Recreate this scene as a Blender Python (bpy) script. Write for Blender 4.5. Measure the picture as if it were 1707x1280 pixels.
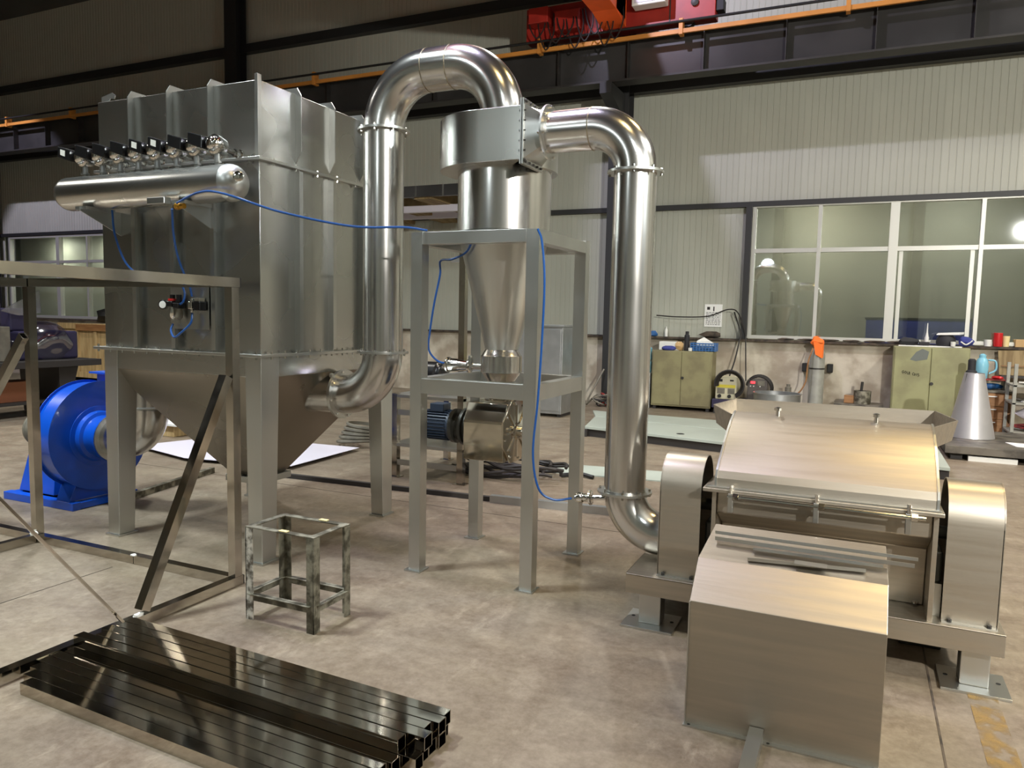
import bpy, bmesh, math, random
from mathutils import Vector, Matrix
random.seed(7)
S = bpy.context.scene
COL = S.collection
PI = math.pi
for o in list(bpy.data.objects):
    bpy.data.objects.remove(o)

# ------------------------------------------------------------------ camera, world, lights, exposure
cam = bpy.data.cameras.new('camera')
cam.sensor_fit = 'HORIZONTAL'; cam.sensor_width = 36.0
cam.lens = 36.0 * 1252.2 / 1707.0
cam.clip_end = 200
camo = bpy.data.objects.new('camera', cam); COL.objects.link(camo)
yaw, pitch, roll = (math.radians(a) for a in (-24.67, 5.148, 1.177))
fw = Vector((math.sin(yaw)*math.cos(pitch), math.cos(yaw)*math.cos(pitch), -math.sin(pitch)))
r0 = Vector((math.cos(yaw), -math.sin(yaw), 0)); u0 = r0.cross(fw)
rt = r0*math.cos(roll) + u0*math.sin(roll); up = -r0*math.sin(roll) + u0*math.cos(roll)
mw = Matrix((rt, up, -fw)).transposed().to_4x4(); mw.translation = (0, 0, 1.55)
camo.matrix_world = mw
S.camera = camo

W = bpy.data.worlds.new('world'); S.world = W; W.use_nodes = True
W.node_tree.nodes['Background'].inputs[0].default_value = (0.55, 0.6, 0.7, 1)
W.node_tree.nodes['Background'].inputs[1].default_value = 0.05
S.view_settings.view_transform = 'Standard'; S.view_settings.look = 'None'
S.view_settings.gamma = 1.0; S.view_settings.use_curve_mapping = False
S.view_settings.exposure = 0.45

def lamp(name, kind, loc, power, color, size=0.3, target=None, spot=None, blend=0.3, spread=None):
    l = bpy.data.lights.new(name, kind); l.energy = power; l.color = color
    if kind == 'AREA':
        l.shape = 'DISK'; l.size = size
        if spread: l.spread = math.radians(spread)
    else:
        l.shadow_soft_size = size
    if kind == 'SPOT':
        l.spot_size = math.radians(spot); l.spot_blend = blend
    o = bpy.data.objects.new(name, l); COL.objects.link(o); o.location = loc
    if target is not None:
        o.rotation_euler = (Vector(target) - Vector(loc)).to_track_quat('-Z', 'Y').to_euler()
    return o
WARM = (1.0, 0.74, 0.34); NEUT = (1.0, 0.97, 0.90); COOL = (0.88, 0.98, 1.0); LILAC = (0.78, 0.74, 1.0)
# high-bay lamps under the roof, and added unseen fill lamps among them
lamp('high_bay_warm_a', 'AREA', (1.2, 1.0, 8.8), 40, WARM, 1.4, (1.2, 1.0, 0), spread=110)
lamp('high_bay_warm_b', 'AREA', (1.6, 7.4, 8.8), 60, WARM, 1.4, (1.6, 7.4, 0), spread=110)
lamp('fill_centre', 'AREA', (-3.6, 4.2, 8.9), 130, LILAC, 1.2, (-3.2, 4.2, 0), spread=120)  # added unseen lamp for soft fill over the middle
lamp('fill_side_right', 'AREA', (6.8, 8.6, 8.8), 420, NEUT, 1.2, (6.8, 8.9, 0), spread=140)  # added unseen lamp to brighten the floor and back wall at right
lamp('fill_side_left', 'AREA', (-5.4, 1.2, 8.8), 520, COOL, 1.2, (-5.2, 1.5, 0), spread=140)  # added unseen lamp, lifts the floor at left
lamp('fill_right', 'AREA', (6.5, 4.5, 8.8), 330, NEUT, 1.2, (6.5, 4.5, 0), spread=130)  # added unseen lamp lighting what the frame tubes reflect
lamp('fill_front_a', 'AREA', (-6.5, -5.5, 8.6), 200, COOL, 1.2, (-6.5, -5.5, 0), spread=140)  # added unseen lamp brightening the wall behind the camera
lamp('fill_front_b', 'AREA', (3.5, -5.5, 8.6), 170, COOL, 1.2, (3.5, -5.5, 0), spread=140)  # second added lamp for the wall behind the camera
lamp('fill_left', 'AREA', (-14.0, 1.5, 8.6), 420, NEUT, 1.2, (-14.0, 1.5, 0), spread=130)  # added unseen lamp raising the light on the left walls
lamp('high_bay_neutral_a', 'SPOT', (-3.4, 9.8, 8.6), 650, NEUT, 0.12, (-2.6, 7.2, 0), 96)
lamp('high_bay_neutral_b', 'SPOT', (-9.5, 7.5, 8.6), 900, NEUT, 0.3, (-9.5, 7.0, 0), 95)
lamp('high_bay_lilac', 'SPOT', (-4.37, 8.27, 8.9), 900, LILAC, 0.07, (0.6, 13.4, 3.0), 75)
lamp('high_bay_far_left', 'SPOT', (-19.0, 8.27, 8.9), 1300, LILAC, 0.07, (-19.6, 13.4, 1.6), 46)
# floodlight on a stand behind the photographer, seen again in the window glass
lamp('flood_cool', 'SPOT', (-3.0, -0.6, 3.5), 22, COOL, 0.2, (0.0, 13, 2.6), 70, 0.6)
lamp('fill_wall', 'SPOT', (4.6, -2.0, 4.6), 3000, NEUT, 0.12, (0.0, 13, 1.7), 74, 0.5)  # added unseen spot that brightens the back wall
lamp('fill_right_low', 'AREA', (4.6, 2.6, 4.2), 50, COOL, 0.9, (-3.2, 4.0, 2.0), spread=110)  # added unseen fill from the right

# ------------------------------------------------------------------ materials
def lin(c):
    return tuple((v/255/12.92 if v/255 <= 0.04045 else ((v/255+0.055)/1.055)**2.4) for v in c)
MATS = {}
def mat(name, rgb, rough=0.5, metal=0.0, var=0.0, scale=4.0, bump=0.0, bscale=40.0, stretch=None, rvar=0.0, rgb2=None, spec=None, coat=0.0, emit=None):
    m = bpy.data.materials.new(name); m.use_nodes = True; MATS[name] = m
    nt = m.node_tree; N = nt.nodes; L = nt.links; b = N['Principled BSDF']
    c = lin(rgb); b.inputs['Base Color'].default_value = (*c, 1)
    b.inputs['Roughness'].default_value = rough; b.inputs['Metallic'].default_value = metal
    if spec is not None: b.inputs['Specular IOR Level'].default_value = spec
    if coat: b.inputs['Coat Weight'].default_value = coat
    if emit:
        b.inputs['Emission Color'].default_value = (*lin(emit[0]), 1); b.inputs['Emission Strength'].default_value = emit[1]
    if var or bump or rvar or rgb2:
        tc = N.new('ShaderNodeTexCoord'); mp = N.new('ShaderNodeMapping'); L.new(tc.outputs['Object'], mp.inputs[0])
        if stretch: mp.inputs['Scale'].default_value = stretch
        n = N.new('ShaderNodeTexNoise'); n.inputs['Scale'].default_value = scale; n.inputs['Detail'].default_value = 2 if metal > .6 else 5
        L.new(mp.outputs[0], n.inputs['Vector'])
        if var or rgb2:
            mx = N.new('ShaderNodeMix'); mx.data_type = 'RGBA'
            c2 = lin(rgb2) if rgb2 else tuple(max(0, v*(1-var)) for v in c)
            c1 = c if rgb2 else tuple(min(1, v*(1+var)) for v in c)
            mx.inputs[6].default_value = (*c1, 1); mx.inputs[7].default_value = (*c2, 1)
            rp = N.new('ShaderNodeMapRange'); rp.interpolation_type = 'SMOOTHERSTEP'; rp.inputs[1].default_value = 0.25 if metal > .6 else 0.35; rp.inputs[2].default_value = 0.75 if metal > .6 else 0.65
            L.new(n.outputs['Fac'], rp.inputs[0]); L.new(rp.outputs[0], mx.inputs[0]); L.new(mx.outputs[2], b.inputs['Base Color'])
        if rvar:
            mr = N.new('ShaderNodeMapRange'); mr.interpolation_type = 'SMOOTHERSTEP'; mr.inputs[1].default_value = 0.1; mr.inputs[2].default_value = 0.9
            mr.inputs[3].default_value = max(0.02, rough-rvar); mr.inputs[4].default_value = rough+rvar
            L.new(n.outputs['Fac'], mr.inputs[0]); L.new(mr.outputs[0], b.inputs['Roughness'])
        if bump:
            n2 = N.new('ShaderNodeTexNoise'); n2.inputs['Scale'].default_value = bscale; n2.inputs['Detail'].default_value = 3
            L.new(mp.outputs[0], n2.inputs['Vector'])
            bp = N.new('ShaderNodeBump'); bp.inputs['Strength'].default_value = bump; bp.inputs['Distance'].default_value = 0.01
            L.new(n2.outputs['Fac'], bp.inputs['Height']); L.new(bp.outputs[0], b.inputs['Normal'])
    return m

mat('steel_sheet', (192, 192, 188), 0.27, 1, var=0.06, scale=1.6, rvar=0.06)
mat('steel_brushed', (184, 176, 163), 0.42, 1, var=0.08, scale=3, stretch=(0.6, 9, 9), rvar=0.05, bump=0.03, bscale=10)
mat('steel_pipe', (205, 203, 200), 0.22, 1, var=0.05, scale=2, rvar=0.05)
mat('steel_dim_reflection', (150, 143, 132), 0.30, 1, var=0.06, scale=1.5, rvar=0.05)  # sheet steel darkened, the hopper's dark reflection put into the colour
mat('steel_satin', (198, 199, 196), 0.33, 1, var=0.05, scale=2.5, rvar=0.06)
mat('steel_mirror', (186, 178, 164), 0.09, 1, var=0.1, scale=6, rvar=0.05)
mat('steel_tube', (190, 184, 174), 0.15, 1, var=0.12, scale=5, rvar=0.07)
mat('steel_weld', (160, 150, 132), 0.4, 1, var=0.3, scale=30)
mat('steel_old', (150, 146, 130), 0.55, 0.6, scale=14, rgb2=(84, 80, 68), bump=0.3, bscale=60)
mat('steel_spattered', (214, 210, 200), 0.6, 0.3, scale=22, rgb2=(92, 86, 76), bump=0.4, bscale=70)
mat('chrome', (220, 218, 214), 0.12, 1)
mat('hidden_dark', (22, 21, 20), 0.7)
mat('motor_blue', (44, 56, 74), 0.45, 0.1)
mat('gear_dark', (62, 62, 58), 0.4, 0.5)
mat('fan_blue', (4, 74, 184), 0.32, 0.0, var=0.12, scale=2.5, coat=0.3)
mat('fan_blue_dark', (10, 44, 104), 0.4)
mat('hose_blue', (24, 74, 140), 0.3)
mat('rubber', (20, 20, 20), 0.6)
mat('black_gloss', (18, 18, 20), 0.25)
mat('red_plastic', (178, 34, 30), 0.35)
mat('crane_red', (150, 38, 28), 0.45, var=0.15, scale=3)
mat('crane_orange', (235, 96, 40), 0.45, var=0.08, scale=2)
mat('conductor', (196, 132, 60), 0.45, 0.0, var=0.1, scale=2)
mat('dark_steel', (52, 50, 48), 0.5, 0.2, var=0.15, scale=3)
mat('girder_dark', (58, 57, 56), 0.28, 0.1, var=0.15, scale=1.5)
mat('column_dark', (40, 40, 40), 0.5)
mat('wall_paint', (172, 173, 160), 0.55, var=0.03, scale=0.8, bump=0.02)
mat('wall_dull', (150, 150, 142), 0.7)
mat('plaster', (198, 190, 172), 0.8, scale=2.6, rgb2=(160, 148, 130), bump=0.25, bscale=18)
mat('ledge_dirt', (86, 74, 62), 0.8, scale=9, rgb2=(48, 42, 36))
mat('alu', (192, 192, 184), 0.42, 0.4)
mat('olive', (140, 134, 98), 0.5, scale=3, rgb2=(122, 114, 84), rvar=0.08)
mat('olive_green', (150, 150, 108), 0.5, scale=2.4, rgb2=(132, 130, 94))
mat('smudge', (104, 110, 104), 0.6)
mat('ink', (30, 28, 20), 0.7)
mat('white_paper', (232, 232, 228), 0.7)
mat('white_plastic', (220, 220, 214), 0.4)
mat('basket_blue', (40, 92, 150), 0.45)
mat('cloth_blue', (54, 62, 130), 0.8)
mat('cloth_orange', (240, 116, 40), 0.8)
mat('cylinder_grey', (146, 146, 136), 0.45, var=0.1, scale=6)
mat('galvanised', (182, 184, 184), 0.35, 0.85, var=0.08, scale=5)
mat('cone_steel', (196, 194, 196), 0.40, 0.75, var=0.05, scale=4)
mat('welder_cream', (190, 184, 156), 0.5)
mat('welder_yellow', (196, 182, 60), 0.5)
mat('welder_grey', (84, 78, 74), 0.5)
mat('led_red', (255, 60, 60), 0.4, emit=((255, 40, 50), 3.0))
mat('teal', (128, 190, 210), 0.35)
mat('wood_drawer', (156, 114, 72), 0.5, scale=2, stretch=(1, 1, 9), rgb2=(134, 94, 58))
mat('wood_board', (150, 130, 92), 0.7, scale=2, stretch=(8, 1, 1), rgb2=(120, 100, 66))
mat('wood_crate', (190, 164, 118), 0.65, scale=3, stretch=(8, 8, 0.8), rgb2=(166, 140, 96))
mat('cardboard', (182, 150, 104), 0.75, var=0.05)
mat('can_red', (190, 30, 34), 0.35)
mat('cup_cream', (224, 206, 150), 0.5)
mat('plate_pale', (168, 176, 166), 0.42, 0.15, var=0.05, scale=1.5)
mat('sheet_white', (214, 210, 222), 0.4)
mat('table_steel', (110, 104, 94), 0.5, 0.4, scale=5, rgb2=(70, 66, 60))
mat('bench_dark', (46, 42, 40), 0.6)
mat('purple_wrapped', (48, 44, 70), 0.4)
mat('orange_box', (150, 96, 64), 0.6)
mat('brass', (170, 124, 40), 0.35, 0.8)
mat('yellow_handle', (210, 160, 30), 0.4)
mat('rag_red', (150, 52, 44), 0.8, scale=14, rgb2=(96, 34, 34))
mat('coil_grey', (108, 104, 92), 0.55, var=0.15, scale=8)
mat('lamp_glass', (200, 200, 210), 0.2)
mat('cable_black', (34, 30, 28), 0.55)
mat('cap_dark', (36, 36, 40), 0.7)
mat('label_tag', (214, 214, 206), 0.6)
mat('curtain_board', (128, 124, 110), 0.7)

def glass_mat(name, tint, amount, rough=0.02):
    m = bpy.data.materials.new(name); m.use_nodes = True; MATS[name] = m
    nt = m.node_tree; N = nt.nodes; L = nt.links; N.remove(N['Principled BSDF'])
    tr = N.new('ShaderNodeBsdfTransparent'); tr.inputs[0].default_value = (*lin(tint), 1)
    gl = N.new('ShaderNodeBsdfGlossy'); gl.inputs['Roughness'].default_value = rough; gl.inputs[0].default_value = (0.95, 0.97, 1, 1)
    mx = N.new('ShaderNodeMixShader'); mx.inputs[0].default_value = amount
    L.new(tr.outputs[0], mx.inputs[1]); L.new(gl.outputs[0], mx.inputs[2]); L.new(mx.outputs[0], N['Material Output'].inputs[0])
    return m
glass_mat('window_glass', (228, 232, 226), 0.24)
glass_mat('plastic_film', (224, 222, 236), 0.30, 0.10)

def floor_mat():
    m = bpy.data.materials.new('floor_concrete'); m.use_nodes = True; MATS['floor_concrete'] = m
    nt = m.node_tree; N = nt.nodes; L = nt.links; b = N['Principled BSDF']
    tc = N.new('ShaderNodeTexCoord')
    def noise(scale, detail, st=None, rough=0.6):
        mp = N.new('ShaderNodeMapping'); L.new(tc.outputs['Object'], mp.inputs[0])
        if st: mp.inputs['Scale'].default_value = st[:3]; mp.inputs['Rotation'].default_value = (0, 0, st[3])
        n = N.new('ShaderNodeTexNoise'); n.inputs['Scale'].default_value = scale; n.inputs['Detail'].default_value = detail
        n.inputs['Roughness'].default_value = rough; L.new(mp.outputs[0], n.inputs['Vector']); return n.outputs['Fac']
    def ramp(f, a, c1, d, c2):
        r = N.new('ShaderNodeValToRGB'); r.color_ramp.elements[0].position = a; r.color_ramp.elements[1].position = d
        r.color_ramp.elements[0].color = (*lin(c1), 1); r.color_ramp.elements[1].color = (*lin(c2), 1); L.new(f, r.inputs[0]); return r.outputs[0]
    def mix(f, a, c, mode='MIX'):
        x = N.new('ShaderNodeMix'); x.data_type = 'RGBA'; x.blend_type = mode
        if isinstance(f, float): x.inputs[0].default_value = f
        else: L.new(f, x.inputs[0])
        L.new(a, x.inputs[6]); L.new(c, x.inputs[7]); return x.outputs[2]
    big = ramp(noise(0.9, 6), 0.32, (94, 80, 64), 0.68, (134, 121, 100))
    stain = ramp(noise(2.2, 8, (1, 2.2, 1, 0.5)), 0.36, (86, 66, 50), 0.66, (140, 126, 106))
    fine = ramp(noise(26, 8, None, 0.75), 0.3, (82, 74, 64), 0.7, (164, 155, 140))
    c = mix(0.5, big, stain); c = mix(0.32, c, fine)
    scr = ramp(noise(3, 8, (3.2, 1.3, 1, 0.9), 0.7), 0.58, (0, 0, 0), 0.70, (255, 255, 255))
    lt = N.new('ShaderNodeRGB'); lt.outputs[0].default_value = (*lin((190, 178, 156)), 1)
    sc = N.new('ShaderNodeMath'); sc.operation = 'MULTIPLY'; sc.inputs[1].default_value = 0.22; L.new(scr, sc.inputs[0])
    c = mix(sc.outputs[0], c, lt.outputs[0])
    L.new(c, b.inputs['Base Color'])
    mr = N.new('ShaderNodeMapRange'); mr.inputs[1].default_value = 0.3; mr.inputs[2].default_value = 0.7; mr.inputs[3].default_value = 0.34; mr.inputs[4].default_value = 0.62
    L.new(noise(3.5, 6), mr.inputs[0]); L.new(mr.outputs[0], b.inputs['Roughness'])
    bp = N.new('ShaderNodeBump'); bp.inputs['Strength'].default_value = 0.12; bp.inputs['Distance'].default_value = 0.01
    L.new(noise(18, 8), bp.inputs['Height']); L.new(bp.outputs[0], b.inputs['Normal'])
floor_mat()

# ------------------------------------------------------------------ geometry helpers
def V(*a): return Vector(a if len(a) > 1 else a[0])
class MB:
    def __init__(s): s.bm = bmesh.new()
    def face(s, vs):
        try: return s.bm.faces.new(vs)
        except ValueError: return None
    def hexa(s, p):      # 4 bottom (ccw), 4 top
        v = [s.bm.verts.new(q) for q in p]
        for f in ((3,2,1,0),(4,5,6,7),(0,1,5,4),(1,2,6,5),(2,3,7,6),(3,0,4,7)): s.face([v[i] for i in f])
        return s
    def box(s, x0, x1, y0, y1, z0, z1):
        return s.hexa([(x0,y0,z0),(x1,y0,z0),(x1,y1,z0),(x0,y1,z0),(x0,y0,z1),(x1,y0,z1),(x1,y1,z1),(x0,y1,z1)])
    def bar(s, a, b, w, h, up=(0,0,1)):   # solid bar from a to b: w across, h along up
        a, b = V(a), V(b); d = (b-a).normalized(); u = V(up); x = d.cross(u)
        if x.length < 1e-4: x = d.cross(V(1,0,0))
        x.normalize(); u = x.cross(d)
        x *= w/2; u *= h/2
        return s.hexa([a-x-u, a+x-u, b+x-u, b-x-u, a-x+u, a+x+u, b+x+u, b-x+u])
    def hollow(s, a, b, w, h, t=0.003, up=(0,0,1)):   # open-ended rectangular tube
        a, b = V(a), V(b); d = (b-a).normalized(); u = V(up); x = d.cross(u); x.normalize(); u = x.cross(d)
        def ring(p, ww, hh): return [s.bm.verts.new(p+x*sx*ww/2+u*sz*hh/2) for sx, sz in ((-1,-1),(1,-1),(1,1),(-1,1))]
        A, B, Ai, Bi = ring(a,w,h), ring(b,w,h), ring(a,w-2*t,h-2*t), ring(b,w-2*t,h-2*t)
        for i in range(4):
            j = (i+1) % 4
            s.face([A[i],A[j],B[j],B[i]]); s.face([Ai[j],Ai[i],Bi[i],Bi[j]])
            s.face([A[j],A[i],Ai[i],Ai[j]]); s.face([B[i],B[j],Bi[j],Bi[i]])
        return s
    def tube(s, path, r, seg=12, cap=True, radii=None):
        P = [V(p) for p in path]; P = [p for i, p in enumerate(P) if i == 0 or (p-P[i-1]).length > 1e-5]; n = len(P)
        T = [((P[min(i+1,n-1)]-P[max(i-1,0)])).normalized() for i in range(n)]
        u = T[0].orthogonal().normalized(); rings = []
        for i in range(n):
            u = (u - T[i]*u.dot(T[i])).normalized(); w = T[i].cross(u)
            rr = radii[i] if radii else r
            rings.append([s.bm.verts.new(P[i]+(u*math.cos(2*PI*k/seg)+w*math.sin(2*PI*k/seg))*rr) for k in range(seg)])
        for i in range(n-1):
            for k in range(seg):
                j = (k+1) % seg
                s.face([rings[i][k], rings[i][j], rings[i+1][j], rings[i+1][k]])
        if cap: s.face(rings[0][::-1]); s.face(rings[-1])
        return s
    def lathe(s, o, axis, prof, seg=24, cap=True, phase=0.0):   # prof: (radius, distance along axis)
        o = V(o); a = V(axis).normalized(); u = a.orthogonal().normalized(); w = a.cross(u); rings = []
        for r, t in prof:
            rings.append([s.bm.verts.new(o+a*t+(u*math.cos(2*PI*k/seg+phase)+w*math.sin(2*PI*k/seg+phase))*r) for k in range(seg)])
        for i in range(len(rings)-1):
            for k in range(seg):
                j = (k+1) % seg
                s.face([rings[i][k], rings[i][j], rings[i+1][j], rings[i+1][k]])
        if cap: s.face(rings[0][::-1]); s.face(rings[-1])
        return s
    def prism(s, poly, plane, a, b):
        f = {'xy': lambda p, c: (p[0],p[1],c), 'xz': lambda p, c: (p[0],c,p[1]), 'yz': lambda p, c: (c,p[0],p[1])}[plane]
        A = [s.bm.verts.new(f(p,a)) for p in poly]; B = [s.bm.verts.new(f(p,b)) for p in poly]; n = len(poly)
        s.face(A[::-1]); s.face(B)
        for i in range(n):
            j = (i+1) % n; s.face([A[i],A[j],B[j],B[i]])
        return s
    def strip(s, poly, plane, a, b, t):   # bent sheet: open polyline given thickness t, extruded a..b
        n = len(poly); off = []
        for i in range(n):
            p, q = V(*poly[max(i-1,0)],0), V(*poly[min(i+1,n-1)],0); d = (q-p).normalized()
            off.append((poly[i][0]-d.y*t, poly[i][1]+d.x*t))
        f = {'xy': lambda p, c: (p[0],p[1],c), 'xz': lambda p, c: (p[0],c,p[1]), 'yz': lambda p, c: (c,p[0],p[1])}[plane]
        O = [[s.bm.verts.new(f(p,c)) for p in poly] for c in (a,b)]; I = [[s.bm.verts.new(f(p,c)) for p in off] for c in (a,b)]
        for i in range(n-1):
            s.face([O[0][i],O[0][i+1],O[1][i+1],O[1][i]]); s.face([I[0][i+1],I[0][i],I[1][i],I[1][i+1]])
            s.face([O[0][i+1],O[0][i],I[0][i],I[0][i+1]]); s.face([O[1][i],O[1][i+1],I[1][i+1],I[1][i]])
        for i in (0,n-1): s.face([O[0][i],O[1][i],I[1][i],I[0][i]])
        return s
    def ring(s, o, axis, ri, ro, h, seg=28):
        return s.lathe(o, axis, [(ri,0),(ro,0),(ro,h),(ri,h),(ri,0)], seg, cap=False)
    def blob(s, c, rx, ry, rz, seed=0, amp=0.25, n=2):
        rnd = random.Random(seed); b = bmesh.new(); bmesh.ops.create_icosphere(b, subdivisions=n, radius=1)
        ph = [rnd.uniform(0,6) for _ in range(6)]; mp = {}
        for v in b.verts:
            p = v.co; k = 1+amp*(math.sin(3*p.x+ph[0])*math.sin(3.5*p.y+ph[1])+0.6*math.sin(5*p.z+ph[2]+2*p.x)*math.sin(4*p.y+ph[3]))
            mp[v.index] = s.bm.verts.new((c[0]+p.x*rx*k, c[1]+p.y*ry*k, c[2]+p.z*rz*k))
        for f in b.faces: s.face([mp[v.index] for v in f.verts])
        b.free(); return s
    def build(s, name, m, parent=None, bevel=0.0, smooth=35, flip=True):
        bmesh.ops.remove_doubles(s.bm, verts=s.bm.verts, dist=1e-6)
        bmesh.ops.recalc_face_normals(s.bm, faces=s.bm.faces)
        root = Vector((0,0,0))
        if parent is not None: root = parent.get('_w', (0,0,0)); root = Vector(root)
        else:
            cs = [v.co for v in s.bm.verts]
            root = Vector(((min(c.x for c in cs)+max(c.x for c in cs))/2, (min(c.y for c in cs)+max(c.y for c in cs))/2, min(c.z for c in cs)))
        for v in s.bm.verts: v.co -= root
        me = bpy.data.meshes.new(name); s.bm.to_mesh(me); s.bm.free()
        if smooth:
            for p in me.polygons: p.use_smooth = True
            me.set_sharp_from_angle(angle=math.radians(smooth))
        me.materials.append(MATS[m])
        o = bpy.data.objects.new(name, me); COL.objects.link(o)
        if parent is not None: o.parent = parent; WP[o.name] = tuple(root); o['_w'] = tuple(root)
        else: o.location = root; o['_w'] = tuple(root)
        if bevel:
            bv = o.modifiers.new('edge', 'BEVEL'); bv.width = bevel; bv.segments = 2; bv.limit_method = 'ANGLE'; bv.angle_limit = math.radians(40)
        return o
WP = {}
def thing(name, label, cat, loc=(0,0,0), group=None):
    o = bpy.data.objects.new(name, None); COL.objects.link(o); o.location = loc; o.empty_display_size = 0.1
    o['label'] = label; o['category'] = cat; o['_w'] = tuple(loc)
    if group: o['group'] = group
    return o
def tag(o, label, cat, group=None, kind=None):
    o['label'] = label; o['category'] = cat
    if group: o['group'] = group
    if kind: o['kind'] = kind
    return o
def struct(o): o['kind'] = 'structure'; return o
def stuff(o): o['kind'] = 'stuff'; return o
def copy_tree(o, parent=None):
    c = o.copy(); COL.objects.link(c)
    if parent is not None: c.parent = parent
    for ch in list(o.children): copy_tree(ch, c)
    return c
def clone(o, dloc, label=None):      # copy of a thing or part, shifted
    c = o.copy(); COL.objects.link(c)
    if o.parent: c.parent = o.parent
    c.location = Vector(o.location)+Vector(dloc)
    for ch in list(o.children): copy_tree(ch, c)
    if label: c['label'] = label
    return c
def arc(c, r, a0, a1, plane='xz', n=12):
    out = []
    for i in range(n+1):
        a = math.radians(a0+(a1-a0)*i/n)
        p = {'xz': (c[0]+r*math.cos(a), c[1], c[2]+r*math.sin(a)), 'xy': (c[0]+r*math.cos(a), c[1]+r*math.sin(a), c[2]), 'yz': (c[0], c[1]+r*math.cos(a), c[2]+r*math.sin(a))}[plane]
        out.append(p)
    return out
def spline(pts, n=8):     # Catmull-Rom through points
    P = [V(p) for p in pts]; P = [P[0]*2-P[1]]+P+[P[-1]*2-P[-2]]; out = []
    for i in range(1, len(P)-2):
        for k in range(n):
            t = k/n; a, b, c, d = P[i-1:i+3]
            out.append(0.5*((2*b)+(c-a)*t+(2*a-5*b+4*c-d)*t*t+(3*b-a-3*c+d)*t**3))
    out.append(P[-2]); return out
def bolts(pts, axis, r=0.008, h=0.014):
    m = MB(); a = V(axis).normalized()
    for p in pts: m.lathe(V(p)-a*h/2, a, [(r,0),(r,h)], 6)
    return m
def ring_pts(o, axis, r, n, ph=0.2):
    o = V(o); a = V(axis).normalized(); u = a.orthogonal().normalized(); w = a.cross(u)
    return [o+(u*math.cos(2*PI*k/n+ph)+w*math.sin(2*PI*k/n+ph))*r for k in range(n)]

# ================================================================== THE SETTING
YW = 13.45
struct(MB().box(-24, 9, -9, 13.6, -0.1, 0).build('floor', 'floor_concrete', smooth=0))
struct(MB().box(-24, 9, -9, 16, 9.3, 9.4).build('ceiling', 'girder_dark', smooth=0))
struct(MB().box(-24.1, -24, -9, 13.6, 0, 9.3).build('wall_left', 'wall_dull', smooth=0))
struct(MB().box(9, 9.1, -9, 16, 0, 9.3).build('wall_right', 'wall_paint', smooth=0))
struct(MB().box(-24, 9, -9.1, -9, 0, 9.3).build('wall_front', 'wall_paint', smooth=0))
for x in (-20, -14.5, -9, -3.5, 2, 7.5): struct(MB().box(x-.2, x+.2, -9, -8.7, 0, 9.3).build('steel_column', 'column_dark', smooth=0))  # unseen columns added to give the steel streaked reflections
for y in (-5, 1, 7): struct(MB().box(8.7, 9, y-.2, y+.2, 0, 9.3).build('steel_column', 'column_dark', smooth=0)); struct(MB().box(-24, -23.7, y-.2, y+.2, 0, 9.3).build('steel_column', 'column_dark', smooth=0))  # more unseen columns, added for dark reflected streaks
struct(MB().box(-8, -4.6, -9.0, -8.95, 0, 4.6).build('reflected_door', 'dark_steel', smooth=0))  # unseen door slab added for reflections in the steel
# back wall: concrete dado with a ledge, ribbed sandwich panels above it
WL = (-21.7, -13.3, 1.26, 3.46)      # window opening at left
WR = (-1.74, 4.95, 1.26, 3.50)        # window opening at right
wall = struct(MB().box(-24, 9, 13.38, 13.62, 0, 1.21).build('wall_back', 'plaster', smooth=0))
MB().box(-24, 9, 13.28, 13.50, 1.21, 1.245).build('ledge', 'ledge_dirt', wall, smooth=0)
def ribbed(x, w, z0, z1):
    n = 10; poly = []
    for k in range(n):
        a = x+w*k/n; b = x+w*(k+1)/n
        poly += [(a+0.004, YW), (b-0.012, YW), (b-0.009, YW+0.006), (b-0.001, YW+0.006)]
    return MB().strip([(x, YW+0.006)]+poly+[(x+w, YW)], 'xy', z0, z1, 0.03)
pw = 1.0
up_panel = low_panel = None
for i in range(33):
    x = -24+i*pw
    if up_panel is None:
        up_panel = ribbed(x, pw-0.006, 3.54, 9.3).build('panel', 'wall_paint', wall, smooth=0)
    else: clone(up_panel, (i*pw, 0, 0))
    if not (WL[0]-0.5 < x < WL[1]-0.2 or WR[0]-0.4 < x < WR[1]-.2):
        if low_panel is None:
            low_panel = ribbed(x, pw-0.006, 1.245, 3.47).build('panel', 'wall_paint', wall, smooth=0); low0 = x
        else: clone(low_panel, (x-low0, 0, 0))
ribbed(-2.0, 0.22, 1.245, 3.47).build('panel', 'wall_paint', wall, smooth=0)
MB().box(-24, 9, 13.54, 13.6, 3.5, 9.3).build('backing', 'wall_dull', wall, smooth=0)
for z0, z1, y in ((3.47, 3.555, 13.36), (5.52, 5.68, 13.28), (7.32, 7.50, 13.28)):
    struct(MB().box(-24, 9, y, YW, z0, z1).build('girt_beam', 'column_dark', smooth=0))
# steel columns and corbels
for x in (-22.15, -13.02, -4.02, 5.0):
    m = MB().box(x-.17, x+.17, 13.0, 13.02, 0, 9.3).box(x-.17, x+.17, 13.30, 13.32, 0, 9.3).box(x-.006, x+.006, 13.02, 13.30, 0, 9.3)
    m.prism([(13.0, 5.0), (13.0, 5.42), (12.2, 5.42), (12.2, 5.25)], 'yz', x-.10, x+.10)
    struct(m.build('steel_column', 'column_dark', smooth=0))
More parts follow.
